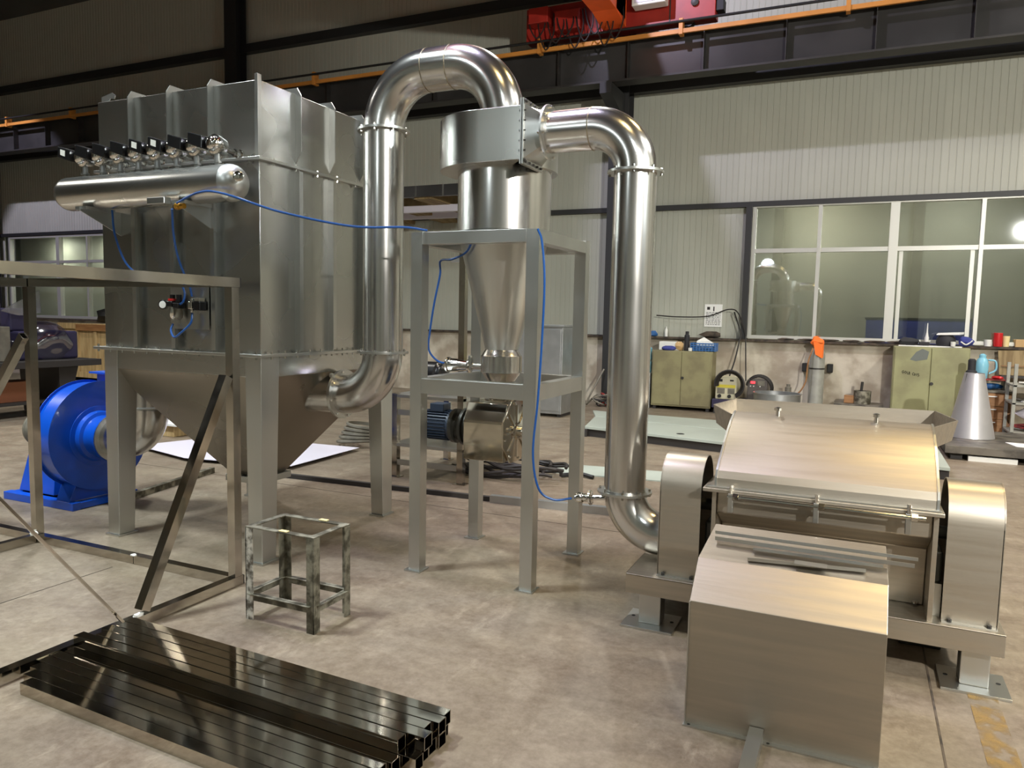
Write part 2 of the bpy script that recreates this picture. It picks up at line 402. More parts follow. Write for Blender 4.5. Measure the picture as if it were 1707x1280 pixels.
# crane runway girder with stiffeners, top rail, conductor bars
run = struct(MB().box(-24, 9, 12.394, 12.406, 5.46, 6.08).build('runway_beam', 'girder_dark', smooth=0))
MB().box(-24, 9, 12.25, 12.55, 5.43, 5.46).build('flange', 'dark_steel', run, smooth=0)
MB().box(-24, 9, 12.25, 12.55, 6.08, 6.11).build('flange', 'dark_steel', run, smooth=0)
MB().box(-24, 9, 12.37, 12.43, 6.11, 6.16).build('rail', 'dark_steel', run, smooth=0)
st0 = None
for i in range(26):
    x = -23.2+i*1.22
    if st0 is None: st0 = MB().box(x-.006, x+.006, 12.27, 12.53, 5.46, 6.08).build('stiffener', 'dark_steel', run, smooth=0)
    else: clone(st0, (i*1.22, 0, 0))
MB().box(-24, 9, 12.15, 12.19, 6.02, 6.085).build('conductor_bar', 'conductor', run, smooth=0)
MB().tube([(-24, 12.13, 6.19), (9, 12.13, 6.19)], 0.022, 8).build('cable', 'rubber', run)
hb = None
for i in range(12):
    x = -22+i*2.4
    if hb is None: hb = MB().box(x-.03, x+.03, 12.13, 12.27, 6.0, 6.24).build('hanger', 'conductor', run, smooth=0)
    else: clone(hb, (i*2.4, 0, 0))

def window(n, x0, x1, z0, z1, zt, uprights, doubles, sash):
    w = struct(MB().box(x0, x1, 13.36, 13.50, z0, z0+.055).box(x0, x1, 13.38, 13.50, z1-.05, z1).box(x0, x1, 13.39, 13.49, zt-.035, zt+.035).build('window_%d' % n, 'alu', smooth=0))
    for x in uprights:
        hw = .065 if x in doubles else .028
        MB().box(x-hw, x+hw, 13.37, 13.49, z0+.055, z1-.05).build('frame', 'alu', w, smooth=0)
    for x in sash:
        MB().box(x-.028, x+.028, 13.42, 13.46, z0+.055, zt-.035).build('sash', 'alu', w, smooth=0)
    us = sorted(uprights)
    for a, b in zip(us, us[1:]):
        cuts = [a]+[s for s in sash if a < s < b]+[b]
        MB().box(a+.02, b-.02, 13.445, 13.451, zt+.03, z1-.045).build('pane', 'window_glass', w, smooth=0)
        for c, d in zip(cuts, cuts[1:]):
            MB().box(c+.02, d-.02, 13.43, 13.436, z0+.05, zt-.03).build('pane', 'window_glass', w, smooth=0)
    return w
window(1, WR[0], WR[1], WR[2], WR[3], 2.735, [-1.71, -.68, .41, 1.60, 2.75, 3.9, 4.92], [.41, 2.75], [1.50-0.97, 1.50])
window(2, WL[0], WL[1], WL[2], WL[3], 2.76, [-21.67, -19.62, -18.45, -17.3, -16.2, -15, -13.33], [-19.62], [])
struct(MB().box(-1.84, -1.74, 13.3, 13.5, 1.245, 3.47).build('trim_1', 'column_dark', smooth=0))
# dim office behind the glass
struct(MB().box(-3, 9, 15.2, 15.3, 0, 4).box(-3.1, -3, 13.62, 15.3, 0, 4).box(-3, 9, 13.62, 15.3, 3.9, 4).box(-3, 9, 13.62, 15.3, -.1, 0).build('wall_office', 'curtain_board', smooth=0))
struct(MB().box(-24, -12, 14.2, 14.3, 0, 4).build('wall_outside', 'wall_paint', smooth=0))
for i_ in range(4): lamp('fill_office', 'AREA', (-.8+2.2*i_, 13.95, 3.6), (60, 32, 24, 24)[i_], NEUT, 0.5, (-.8+2.2*i_, 15.2, 2.2))  # added lamps brightening the office wall behind the panes
for i_ in range(4): lamp('fill_outside', 'AREA', (-20.5+2*i_, 13.7, 3.3), 20, NEUT, 0.3, (-20.5+2*i_, 14.2, 2.2))  # added lamps to make the left panes look pale
b = thing('partition_board', 'dark blue board standing in the office behind the window glass', 'board', (.95, 14.6, 1.0))
MB().box(.1, 1.75, 14.58, 14.62, 0, 1.62).build('panel', 'cloth_blue', b, smooth=0)
MB().box(.08, 1.77, 14.575, 14.625, 1.62, 1.66).build('top_rail', 'dark_steel', b, smooth=0)
# floor marks: worn yellow line, slab joints
def worn_paint():
    m = bpy.data.materials.new('floor_yellow'); m.use_nodes = True; MATS['floor_yellow'] = m
    nt = m.node_tree; N = nt.nodes; L = nt.links; b = N['Principled BSDF']; b.inputs['Roughness'].default_value = .6
    b.inputs['Base Color'].default_value = (*lin((150, 122, 72)), 1)
    tc = N.new('ShaderNodeTexCoord'); n = N.new('ShaderNodeTexNoise'); n.inputs['Scale'].default_value = 12; n.inputs['Detail'].default_value = 8
    L.new(tc.outputs['Object'], n.inputs['Vector']); r = N.new('ShaderNodeMapRange'); r.inputs[1].default_value = .42; r.inputs[2].default_value = .60
    r.inputs[4].default_value = 0.6
    L.new(n.outputs['Fac'], r.inputs[0]); L.new(r.outputs[0], b.inputs['Alpha'])
worn_paint()
struct(MB().box(.50, .61, -2, 3.98, 0.0005, .002).build('floor_marking', 'floor_yellow', smooth=0))
struct(MB().box(.36, .368, -4, 13.3, 0.0005, .0015).box(-4.0, -3.994, -4, 3, .0005, .0015).box(-8, .36, 5.2, 5.206, .0005, .0015).build('floor_joint', 'ledge_dirt', smooth=0))

# ================================================================== OVERHEAD CRANE
cr = thing('overhead_crane', 'red overhead travelling crane with an orange girder under the roof', 'crane', (-3.9, 12.4, 6.16))
ec = MB().box(-5.5, -2.3, 12.27, 12.53, 6.24, 6.80).build('end_carriage', 'crane_red', cr, .01, 0)
for x in (-5.1, -2.75):
    MB().lathe((x, 12.34, 6.30), (0,1,0), [(.13,0),(.13,.02),(.10,.03),(.10,.09),(.13,.10),(.13,.12)], 20).build('wheel', 'dark_steel', cr)
MB().box(-2.3, -2.18, 12.30, 12.5, 6.34, 6.52).build('buffer', 'rubber', ec, .01, 0)
MB().lathe((-2.62, 12.27, 6.5), (0,-1,0), [(.06,0),(.06,.03),(.03,.04)], 14).build('bolt', 'dark_steel', ec)
MB().box(-3.02, -3.0, 12.262, 12.27, 6.26, 6.78).build('seam', 'dark_steel', ec, 0, 0)
MB().box(-4.12, -3.72, -6, 12.2, 6.36, 7.2).build('girder', 'crane_orange', cr, .01, 0)
MB().hexa([(-4.12,11.7,6.36),(-3.72,11.7,6.36),(-3.72,12.26,6.27),(-4.12,12.26,6.27),(-4.12,11.7,6.9),(-3.72,11.7,6.9),(-3.72,12.26,6.9),(-4.12,12.26,6.9)]).build('end_plate', 'crane_orange', cr, .01, 0)
fl = MB().box(-3.56, -3.02, 11.98, 12.2, 6.47, 6.85).build('floodlight', 'white_plastic', cr, .015, 0)
MB().box(-3.52, -3.06, 11.972, 11.98, 6.51, 6.82).build('lens', 'lamp_glass', fl, 0, 0)
MB().box(-3.34, -3.24, 12.2, 12.3, 6.6, 6.7).build('bracket', 'dark_steel', fl, 0, 0)
for i in range(9):
    x = -5.4+i*.17; d = .25+.3*((i*37) % 10)/10
    pts = spline([(x, 12.1, 6.62), (x+.1, 12.0, 6.5-d*.6), (x+.22, 12.0, 6.45-d), (x+.34, 12.02, 6.5-d*.5), (x+.3, 12.1, 6.6)], 5)
    MB().tube(pts, .012, 5).build('cable', 'cable_black', cr)
MB().box(-5.35, -5.0, 12.0, 12.26, 6.45, 6.7).build('control_box', 'crane_red', cr, .01, 0)
MB().box(-4.9, -4.45, 12.05, 12.26, 6.3, 6.62).build('gearbox', 'crane_red', cr, .02, 0)

# ================================================================== DUST COLLECTOR
DX0, DX1, DY0, DY1 = -4.60, -3.24, 3.45, 4.83
ZF, ZM, ZT = 1.285, 2.435, 2.885
dc = thing('dust_collector', 'square stainless steel bag filter housing on four legs with pyramid hopper', 'dust collector', ((DX0+DX1)/2, (DY0+DY1)/2, 0))
MB().box(DX0, DX1, DY0, DY1, ZF, ZM).build('casing', 'steel_sheet', dc, .004)
MB().box(DX0-.005, DX1+.005, DY0-.005, DY1+.005, ZM+.012, ZT).build('clean_air_box', 'steel_sheet', dc, .003)
MB().box(DX0-.03, DX1+.03, DY0-.03, DY1+.03, ZM-.006, ZM+.012).build('seam_flange', 'steel_satin', dc, .002)
MB().box(DX0-.065, DX1+.04, DY0-.045, DY1+.04, ZF-.01, ZF+.008).build('base_flange', 'steel_satin', dc, .002)
MB().box(DX0+.01, DX1-.0, DY0, DY1-.01, 1.15, ZF-.01).build('skirt', 'steel_sheet', dc, .003)
MB().box(DX1-.012, DX1+.012, DY0-.02, DY0+.012, ZM+.012, ZT+.03).build('corner_flange', 'steel_satin', dc, .001)
hx, hy, hs = -3.92, 4.14, .13
MB().hexa([(hx-hs,hy-hs,.38),(hx+hs,hy-hs,.38),(hx+hs,hy+hs,.38),(hx-hs,hy+hs,.38),(DX0+.01,DY0,1.15),(DX1,DY0,1.15),(DX1,DY1-.01,1.15),(DX0+.01,DY1-.01,1.15)]).build('hopper', 'steel_dim_reflection', dc, .003, 20)
MB().box(hx-.16, hx+.16, hy-.16, hy+.16, .335, .38).build('outlet_flange', 'steel_satin', dc, .002)
MB().box(-3.30, -3.25, 3.53, 3.56, .66, .74).build('latch', 'chrome', dc, .003)
# fins: folded over the top on the clean air box, plain on the casing
def fin_front(x, top):
    if top:
        poly = [(DY0-.005,ZM+.03),(DY0-.05,ZM+.09),(DY0-.05,ZT-.01),(DY0-.02,ZT+.035),(DY0+.12,ZT+.035),(DY0+.12,ZT),(DY0-.005,ZT)]
    else:
        poly = [(DY0,ZF+.01),(DY0-.04,ZF+.01),(DY0-.04,ZM-.01),(DY0,ZM-.01)]
    m = MB().prism(poly, 'yz', x-.003, x+.003)
    if not top: m.box(x-.003, x+.03, DY0-.044, DY0-.04, ZF+.02, ZM-.02)
    return m.build('stiffener', 'steel_satin', dc, 0, 0)
def fin_right(y, top):
    if top:
        poly = [(DX1+.005,ZM+.03),(DX1+.05,ZM+.10),(DX1+.05,ZT-.01),(DX1+.02,ZT+.035),(DX1-.10,ZT+.035),(DX1-.10,ZT),(DX1+.005,ZT)]
    else:
        poly = [(DX1,ZF+.01),(DX1+.04,ZF+.01),(DX1+.04,ZM-.01),(DX1,ZM-.01)]
    m = MB().prism(poly, 'xz', y-.003, y+.003)
    if not top: m.box(DX1+.04, DX1+.044, y-.003, y+.03, ZF+.02, ZM-.02)
    return m.build('stiffener', 'steel_satin', dc, 0, 0)
ft = fin_front(-4.27, True); fb = fin_front(-4.27, False)
for d in (.34, .68): clone(ft, (d,0,0)); clone(fb, (d,0,0))
rtp = fin_right(3.76, True); rbm = fin_right(3.75, False)
for d in (.33, .66): clone(rtp, (0,d,0)); clone(rbm, (0,d,0))
# weld beads along the fins
for x in (-4.27, -3.93, -3.59): pass
leg = MB().hexa([(DX1-.10,DY0-.012,.012),(DX1+.005,DY0-.012,.012),(DX1+.005,DY0+.11,.012),(DX1-.10,DY0+.11,.012),
                 (DX1-.12,DY0-.008,ZF-.012),(DX1+.006,DY0-.008,ZF-.012),(DX1+.006,DY0+.15,ZF-.012),(DX1-.12,DY0+.15,ZF-.012)]).build('leg', 'steel_satin', dc, .003, 0)
MB().box(DX1-.11, DX1+.02, DY0-.025, DY0+.125, 0, .012).build('foot_plate', 'steel_satin', leg, 0, 0)
def mirror_leg(sx, sy):
    f = lambda x, y, z: ((DX0+DX1-x) if sx else x, (DY0+DY1-y) if sy else y, z)
    pts = [(DX1-.10,DY0-.012,.012),(DX1+.005,DY0-.012,.012),(DX1+.005,DY0+.11,.012),(DX1-.10,DY0+.11,.012),(DX1-.12,DY0-.008,ZF-.012),(DX1+.006,DY0-.008,ZF-.012),(DX1+.006,DY0+.15,ZF-.012),(DX1-.12,DY0+.15,ZF-.012)]
    l = MB().hexa([f(*p) for p in pts]).build('leg', 'steel_satin', dc, .003, 0)
    a, b = f(DX1-.11, DY0-.025, 0), f(DX1+.02, DY0+.125, 0)
    MB().box(min(a[0],b[0]), max(a[0],b[0]), min(a[1],b[1]), max(a[1],b[1]), 0, .012).build('foot_plate', 'steel_satin', l, 0, 0)
mirror_leg(True, False); mirror_leg(False, True); mirror_leg(True, True)
bp = [(DX0-.03+i*.115, DY0-.03, ZF) for i in range(13)]+[(DX1+.025, DY0+.06+i*.115, ZF) for i in range(12)]
stuff(bolts(bp, (0,0,1), .007, .05).build('bolts', 'chrome', dc))
bp = [(DX1+.018, DY0+.1+i*.2, ZM) for i in range(7)]+[(DX0+.1+i*.2, DY0-.018, ZM) for i in range(7)]
stuff(bolts(bp, (0,0,1), .007, .04).build('bolts', 'chrome', dc))
# lifting hook plate at the top left
MB().prism([(-4.60,2.88),(-4.60,2.925),(-4.50,2.945),(-4.47,2.925),(-4.48,2.905),(-4.52,2.91),(-4.53,2.88)], 'xz', DY0+.02, DY0+.026).build('lifting_lug', 'steel_satin', dc, 0, 0)
# inlet stub on the hopper
MB().lathe((-3.62, 4.15, 1.0), (1,0,0), [(.155,0),(.135,.28),(.13,.44)], 32, cap=False).build('inlet_stub', 'steel_pipe', dc)
MB().ring((-3.185, 4.15, 1.0), (1,0,0), .128, .165, .01).build('inlet_flange', 'steel_satin', dc)
# plate for the air treatment set, tank brackets
MB().box(-3.92, -3.60, 3.395, 3.40, 1.43, 1.72).build('mounting_plate', 'steel_satin', dc, 0, 0)
MB().box(-3.92, -3.917, 3.40, 3.45, 1.43, 1.72).build('mounting_plate', 'steel_satin', dc, 0, 0)
for x in (-4.42, -3.585):
    MB().prism([(3.45,2.02),(3.45,2.17),(3.16,2.17),(3.16,2.15)], 'yz', x-.003, x+.003).build('tank_bracket', 'steel_satin', dc, 0, 0)
    MB().box(x-.05, x+.05, 3.17, 3.37, 2.155, 2.175).build('tank_bracket', 'steel_satin', dc, 0, 0)
MB().box(-3.78, -3.64, 3.12, 3.17, 2.15, 2.19).build('control_box', 'steel_satin', dc, .004, 0)
MB().lathe((-3.585, 3.15, 2.135), (1,0,0), [(.012,0),(.02,.01),(.02,.03),(.012,.04),(.016,.045),(.016,.07)], 10).build('fitting', 'brass', dc)

# ------------------------------------------------------------------ air receiver tank with eight pulse valves
TY, TZ, TR = 3.27, 2.27, .105
tk = thing('air_tank', 'dark stainless horizontal air tank with a row of pulse valves on top', 'air tank', (-3.95, TY, TZ-TR))
sh = MB()
x0, x1 = -4.64, -3.285
prof = [(0.001, -.09)]+[(TR*math.sin(math.radians(a)), -.09*math.cos(math.radians(a))) for a in range(15, 90, 15)]+[(TR,0),(TR,x1-x0)]
sh.lathe((x0, TY, TZ), (1,0,0), prof, 36).build('shell', 'steel_sheet', tk)
MB().lathe((x1, TY, TZ), (1,0,0), [(TR+.001,0)]+[((TR+.001)*math.cos(math.radians(a)), .10*math.sin(math.radians(a))) for a in range(10, 90, 12)]+[(.002,.10)], 36).build('end_cap', 'steel_satin', tk)
dv = MB().lathe((x1+.06, TY-.04, TZ+.02), (1,-.3,0), [(.012,0),(.012,.05)], 10)
dv.lathe((x1+.115, TY-.055, TZ+.02), (.6,-.8,0), [(.028,0),(.028,.012),(.02,.016)], 14); dv.build('safety_valve', 'chrome', tk)
def pulse_valve(x, tagc):
    o = MB()
    zc = TZ+TR+.115
    o.lathe((x, TY-.008, zc), (0,-1,0), [(.012,-.06),(.042,-.055),(.05,-.025),(.056,0),(.056,.014),(.044,.02),(.042,.036),(.03,.05),(.012,.055)], 16)
    o = o.build('pulse_valve', 'chrome', tk)
    MB().lathe((x, TY, TZ+TR-.01), (0,0,1), [(.016,0),(.016,.02),(.026,.021),(.026,.03),(.018,.031),(.014,.085)], 10).build('nipple', 'galvanised', o)
    MB().hexa([(x-.14,TY-.085,zc+.0),(x-.05,TY-.07,zc-.03),(x-.05,TY-.005,zc-.03),(x-.14,TY-.02,zc+.0),(x-.135,TY-.085,zc+.065),(x-.045,TY-.07,zc+.04),(x-.045,TY-.005,zc+.04),(x-.135,TY-.02,zc+.065)]).build('coil', 'black_gloss', o, .004, 0)
    if tagc: MB().hexa([(x-.115,TY-.083,zc+.012),(x-.08,TY-.077,zc+.0),(x-.08,TY-.074,zc+.0),(x-.115,TY-.079,zc+.012),(x-.113,TY-.083,zc+.046),(x-.078,TY-.077,zc+.036),(x-.078,TY-.074,zc+.036),(x-.113,TY-.079,zc+.046)]).build('coil_label', 'label_tag', o, 0, 0)
    MB().tube([(x+.01, TY+.02, zc-.01), (x+.012, DY0+.01, zc-.03)], .017, 10).build('blow_pipe', 'chrome', o)
    MB().lathe((x+.012, DY0-.06, zc-.023), (0,1,0), [(.026,0),(.026,.02),(.02,.021),(.02,.04),(.028,.041),(.028,.055)], 8).build('nut', 'chrome', o)
for i in range(8):
    pulse_valve(-4.505+i*1.122/7, i in (0, 4, 5))

# ------------------------------------------------------------------ air treatment set on the plate
fr = thing('air_regulator', 'small compressed air regulator with black knobs, gauge and clear bowls on filter plate', 'regulator', (-3.84, 3.36, 1.45))
MB().box(-3.885, -3.84, 3.33, 3.39, 1.565, 1.60).box(-3.83, -3.785, 3.33, 3.39, 1.555, 1.59).build('body', 'black_gloss', fr, .004)
for x, c in ((-3.862, 'red_plastic'), (-3.807, 'black_gloss')):
    MB().lathe((x, 3.36, 1.595), (0,0,1), [(.022,0),(.022,.012),(.016,.013),(.016,.045)], 12).build('knob', 'black_gloss', fr)
MB().lathe((-3.862, 3.36, 1.602), (0,0,1), [(.026,0),(.026,.014)], 12).build('collar', 'red_plastic', fr)
MB().lathe((-3.862, 3.36, 1.565), (0,0,-1), [(.018,0),(.02,.03),(.018,.06),(.006,.075),(.006,.085)], 12).build('bowl', 'chrome', fr)
MB().lathe((-3.807, 3.36, 1.555), (0,0,-1), [(.02,0),(.022,.03),(.02,.055),(.006,.07),(.006,.09)], 12).build('bowl', 'coil_grey', fr)
g_ = MB().lathe((-3.915, 3.345, 1.578), (.35,-1,0), [(.03,0),(.03,.02),(.026,.022)], 16).build('gauge', 'black_gloss', fr)
MB().lathe((-3.915+.35*.021, 3.345-.021, 1.578), (.35,-1,0), [(.022,0),(.022,.002)], 16).build('dial', 'white_paper', g_)
sv = thing('solenoid_valve', 'small solenoid valve with black coil beside the regulator on the filter plate', 'valve', (-3.68, 3.37, 1.54))
MB().box(-3.715, -3.68, 3.34, 3.39, 1.555, 1.60).box(-3.707, -3.688, 3.35, 3.38, 1.535, 1.62).build('body', 'chrome', sv, .003)
MB().box(-3.665, -3.61, 3.335, 3.39, 1.545, 1.60).build('coil', 'black_gloss', sv, .004, 0)
MB().box(-3.66, -3.62, 3.34, 3.388, 1.60, 1.622).build('plug', 'coil_grey', sv, .004, 0)

# ------------------------------------------------------------------ ducts
def duct(name, label, path, r, straights, loc):
    t = thing(name, label, 'duct', loc)
    return t
PX, PY, PR = -2.85, 4.15, .13
d1 = thing('arched_duct', 'polished steel duct arching from the dust collector hopper up to the cyclone top', 'duct', (PX, PY, 1.0))
MB().tube([(PX,PY,1.30),(PX,PY,2.72)], PR, 40, False).build('pipe', 'steel_pipe', d1)
MB().tube(arc((PX-.30,PY,1.30), .30, 0, -90, n=16)+[(-3.185,PY,1.0)], PR, 40, False).build('elbow', 'steel_pipe', d1)
MB().tube([(PX,PY,2.72)]+arc((PX+.34,PY,2.72), .34, 180, 90, n=18), PR, 40, False).build('elbow', 'steel_pipe', d1)
MB().tube([(PX+.34,PY,3.06),(-2.34,PY,3.06)], PR, 40, False).build('pipe', 'steel_pipe', d1)
MB().tube([(-2.34,PY,3.06)]+arc((-2.34,PY,2.72), .34, 90, 0, n=18)+[(-2.0,PY,2.68)], PR, 40, False).build('elbow', 'steel_pipe', d1)
for p, ax in (((PX,PY,1.29),(0,0,1)), ((PX,PY,2.71),(0,0,1)), ((-3.175,PY,1.0),(1,0,0))):
    f = MB().ring(p, ax, PR-.002, PR+.038, .014, 36).build('flange', 'steel_satin', d1)
    stuff(bolts(ring_pts(V(p)+V(ax)*.007, ax, PR+.022, 8), ax, .007, .04).build('bolts', 'chrome', f))
for p in ((PX+.34,PY,3.06), (-2.34,PY,3.06)):
    MB().ring(V(p)-V(.003,0,0), (1,0,0), PR-.002, PR+.002, .006, 40).build('weld_seam', 'steel_weld', d1)
MB().lathe((PX-.33, PY-.10, 1.13), (-.2,-1,.2), [(.016,0),(.016,.02)], 10).build('sampling_port', 'steel_satin', d1)

QX, QY, QR = -1.115, 3.93, .112
d2 = thing('inlet_duct', 'polished steel duct rising from the grinder and bending into the cyclone inlet', 'duct', (QX, QY, .3))
MB().tube([(QX,QY,.62),(QX,QY,2.32)], QR, 40, False).build('pipe', 'steel_pipe', d2)
MB().tube([(-1.60,QY,2.56),(-1.355,QY,2.56)], QR, 40, False).build('pipe', 'steel_pipe', d2)
MB().tube(arc((QX-.24,QY,2.32), .24, 90, 0, n=16), QR, 40, False).build('elbow', 'steel_pipe', d2)
MB().tube(arc((QX+.22,QY,.62), .22, 180, 270, n=16)+[(-.858,QY,.40)], QR, 40, False).build('elbow', 'steel_pipe', d2)
for p, ax in (((QX,QY,.605),(0,0,1)), ((QX,QY,2.31),(0,0,1)), ((-1.612,QY,2.56),(1,0,0))):
    f = MB().ring(p, ax, QR-.002, QR+.036, .012, 36).build('flange', 'steel_satin', d2)
    stuff(bolts(ring_pts(V(p)+V(ax)*.006, ax, QR+.022, 8), ax, .007, .04).build('bolts', 'chrome', f))
MB().ring((-1.358,QY,2.56), (1,0,0), QR-.002, QR+.002, .006, 40).build('weld_seam', 'steel_weld', d2)
nz = MB().tube([(-1.21,QY,.565),(-1.33,QY,.55)], .014, 10).build('air_nozzle', 'chrome', d2)
MB().lathe((-1.30,QY,.554), (-1,0,-.12), [(.03,0),(.042,.004),(.042,.014),(.03,.018),(.022,.03),(.022,.05),(.028,.055),(.03,.08),(.02,.10)], 14).build('quick_fitting', 'chrome', nz)

# ------------------------------------------------------------------ cyclone
CX, CY = -2.0, 4.19
cy = thing('cyclone', 'stainless cyclone separator with scroll inlet and long cone on a square stand', 'cyclone', (CX, CY, 1.03))
sp = [(-1.73,3.84),(-1.86,3.838)]
for a in range(-90, -421, -10):
    t_ = -90-a
    r = .352+.045*math.sin(math.radians(min(t_, 90))) if t_ <= 90 else .397-.107*(1-math.cos(math.radians((t_-90)/240*180)))/2
    sp.append((CX+r*math.cos(math.radians(a)), CY+r*math.sin(math.radians(a))))
sp.append((-1.73, 4.06))
MB().prism(sp, 'xy', 2.41, 2.70).build('scroll', 'steel_sheet', cy, .002, 30)
MB().lathe((CX,CY,2.05), (0,0,1), [(.283,0),(.283,.37)], 48, False).build('barrel', 'steel_pipe', cy)
MB().ring((CX,CY,2.03), (0,0,1), .27, .325, .012, 40).build('mounting_ring', 'steel_satin', cy)
MB().lathe((CX,CY,1.345), (0,0,1), [(.102,0),(.282,.70)], 48, False).build('cone', 'steel_satin', cy)
MB().lathe((CX,CY,1.11), (0,0,1), [(.085,0),(.085,.04),(.122,.09),(.128,.095),(.128,.195),(.122,.20),(.10,.235)], 40).build('discharge_valve', 'steel_pipe', cy)
MB().lathe((CX,CY,1.03), (0,0,1), [(.10,0),(.10,.008),(.072,.009),(.072,.075),(.085,.08)], 24, True).build('discharge_pipe', 'steel_mirror', cy)
# transition from the square mouth to the round duct
tr = MB(); n = 24
A = [];B = []
yc, zc = 3.95, 2.555
for k in range(n):
    a = 2*PI*k/n+PI/4; c, s_ = math.cos(a), math.sin(a); q = max(abs(c), abs(s_))
    A.append(tr.bm.verts.new((-1.715, yc+.13*c/q, zc+.145*s_/q))); B.append(tr.bm.verts.new((-1.612, QY+QR*c, 2.56+QR*s_)))
for k in range(n): tr.face([A[k],A[(k+1)%n],B[(k+1)%n],B[k]])
tr.build('inlet_transition', 'steel_satin', cy, 0, 50)
for x in (-1.735, -1.722):
    m = MB(); y0, y1, z0, z1, w = 3.84, 4.06, 2.41, 2.70, .03
    for b_ in ((y0-w,y0,z0-w,z1+w),(y1,y1+w,z0-w,z1+w),(y0,y1,z0-w,z0),(y0,y1,z1,z1+w)): m.box(x, x+.008, *b_[:2], *b_[2:])
    m.build('inlet_flange', 'steel_satin', cy, 0, 0)
stuff(bolts([(-1.724, 3.825, 2.40+i*.053) for i in range(7)]+[(-1.724, 3.84+i*.055, 2.395) for i in range(5)]+[(-1.724, 3.84+i*.055, 2.715) for i in range(5)], (1,0,0), .007, .04).build('bolts', 'dark_steel', cy))
# rotary airlock under the cyclone
rv = thing('rotary_valve', 'mirror polished rotary airlock with geared motor hanging below the cyclone', 'rotary valve', (CX-.06, CY, .66))
MB().prism([(CY-.16,.67),(CY+.16,.67),(CY+.17,.80),(CY+.17,.90),(CY+.11,1.02),(CY-.11,1.02),(CY-.17,.90),(CY-.17,.80)], 'yz', -2.17, -1.90).build('housing', 'steel_mirror', rv, .004, 20)
ep = MB().lathe((-1.90,CY,.845), (1,0,0), [(.205,0),(.205,.012),(.06,.014),(.05,.03)], 8, True, PI/8).build('end_plate', 'steel_mirror', rv, .002, 20)
for k in range(8):
    a = 2*PI*k/8
    MB().bar((-1.885,CY+.05*math.cos(a),.845+.05*math.sin(a)), (-1.885,CY+.16*math.cos(a),.845+.16*math.sin(a)), .012, .012, (1,0,0)).build('rib', 'chrome', ep, 0, 0)
MB().lathe((-1.875,CY,.845), (1,0,0), [(.03,0),(.03,.03),(.014,.032),(.014,.06)], 14).build('shaft_end', 'chrome', ep)
stuff(bolts(ring_pts((-1.888,CY,.845), (1,0,0), .175, 8), (1,0,0), .008, .02).build('bolts', 'chrome', ep))
MB().lathe((-2.17,CY,.845), (-1,0,0), [(.13,0),(.13,.015),(.10,.02),(.10,.05),(.12,.055),(.12,.075),(.085,.08),(.085,.12),(.11,.125),(.11,.15)], 24).build('gear_unit', 'gear_dark', rv)
mt = MB().lathe((-2.32,CY,.845), (-1,0,0), [(.095,0),(.095,.02),(.088,.025),(.088,.19),(.094,.195),(.094,.21),(.06,.23)], 24).build('motor', 'motor_blue', rv)
fn = MB()
for k in range(28):
    a = 2*PI*k/28; c, s_ = math.cos(a), math.sin(a)
    fn.bar((-2.35,CY+.092*c,.845+.092*s_), (-2.505,CY+.092*c,.845+.092*s_), .004, .016, (0,c,s_))
stuff(fn.build('cooling_fins', 'motor_blue', mt, 0, 0))
MB().box(-2.48, -2.38, CY-.05, CY+.05, .93, .985).build('terminal_box', 'motor_blue', mt, .005, 0)

# ------------------------------------------------------------------ cyclone stand
SX0, SX1, SY0, SY1, SZ, SW = -2.405, -1.595, 3.785, 4.625, 2.025, .075
st = thing('cyclone_stand', 'tall square stainless tube stand carrying the cyclone', 'stand', ((SX0+SX1)/2, (SY0+SY1)/2, 0))
for x in (SX0+SW/2, SX1-SW/2):
    for y in (SY0+SW/2, SY1-SW/2):
        l = MB().hollow((x,y,.008), (x,y,SZ-(0 if y < 4 else -.01)), SW, SW, .003, (0,1,0)).build('leg', 'steel_satin', st, 0, 0)
        MB().box(x-.06, x+.05, y-.055, y+.055, 0, .008).build('foot_plate', 'steel_satin', l, 0, 0)
for z0, z1, e in ((1.085, 1.175, SW), (1.955, SZ+.001, SW)):
    for y in (SY0+.035, SY1-.035):
        MB().box(SX0+e, SX1-e, y-.034, y+.034, z0, z1).build('rail', 'steel_satin', st, .002, 0)
    for x in (SX0+.035, SX1-.035):
        MB().box(x-.034, x+.034, SY0+e, SY1-e, z0, z1).build('rail', 'steel_satin', st, .002, 0)
for x in (CX-.22, CX+.22):
    MB().box(x-.02, x+.02, SY0+.07, SY1-.07, 1.985, 2.025).build('cross_bar', 'steel_satin', st, .001, 0)

# ================================================================== GRINDER (right foreground)
GZ = .272
gr = thing('grinder', 'large brushed steel grinder with curved hood between two arched pulley covers', 'grinder', (-.18, 4.2, 0))
bf = MB()
bf.box(-1.0, .625, 3.60, 3.615, .175, GZ).box(-1.0, .625, 4.885, 4.90, .175, GZ).box(-1.0, -.985, 3.615, 4.885, .175, GZ).box(.61, .625, 3.615, 4.885, .175, GZ).box(-1.0, .625, 3.60, 4.90, GZ-.006, GZ+.001)
bf.build('base_frame', 'steel_brushed', gr, .002, 0)
for x, y in ((-.885, 3.70), (.53, 3.70), (-.885, 4.8), (.53, 4.8)):
    l = MB().box(x-.055, x+.055, y-.05, y+.05, .012, .18).build('leg', 'steel_satin', gr, .004, 0)
    MB().box(x-.13, x+.13, y-.12, y+.12, 0, .012).build('foot_plate', 'steel_satin', l, .001, 0)
    for sx in (-1, 1): MB().lathe((x+sx*.10, y+.02, .0125), (0,0,1), [(.010,0),(.010,.0008)], 10).build('bolt_hole', 'hidden_dark', l)
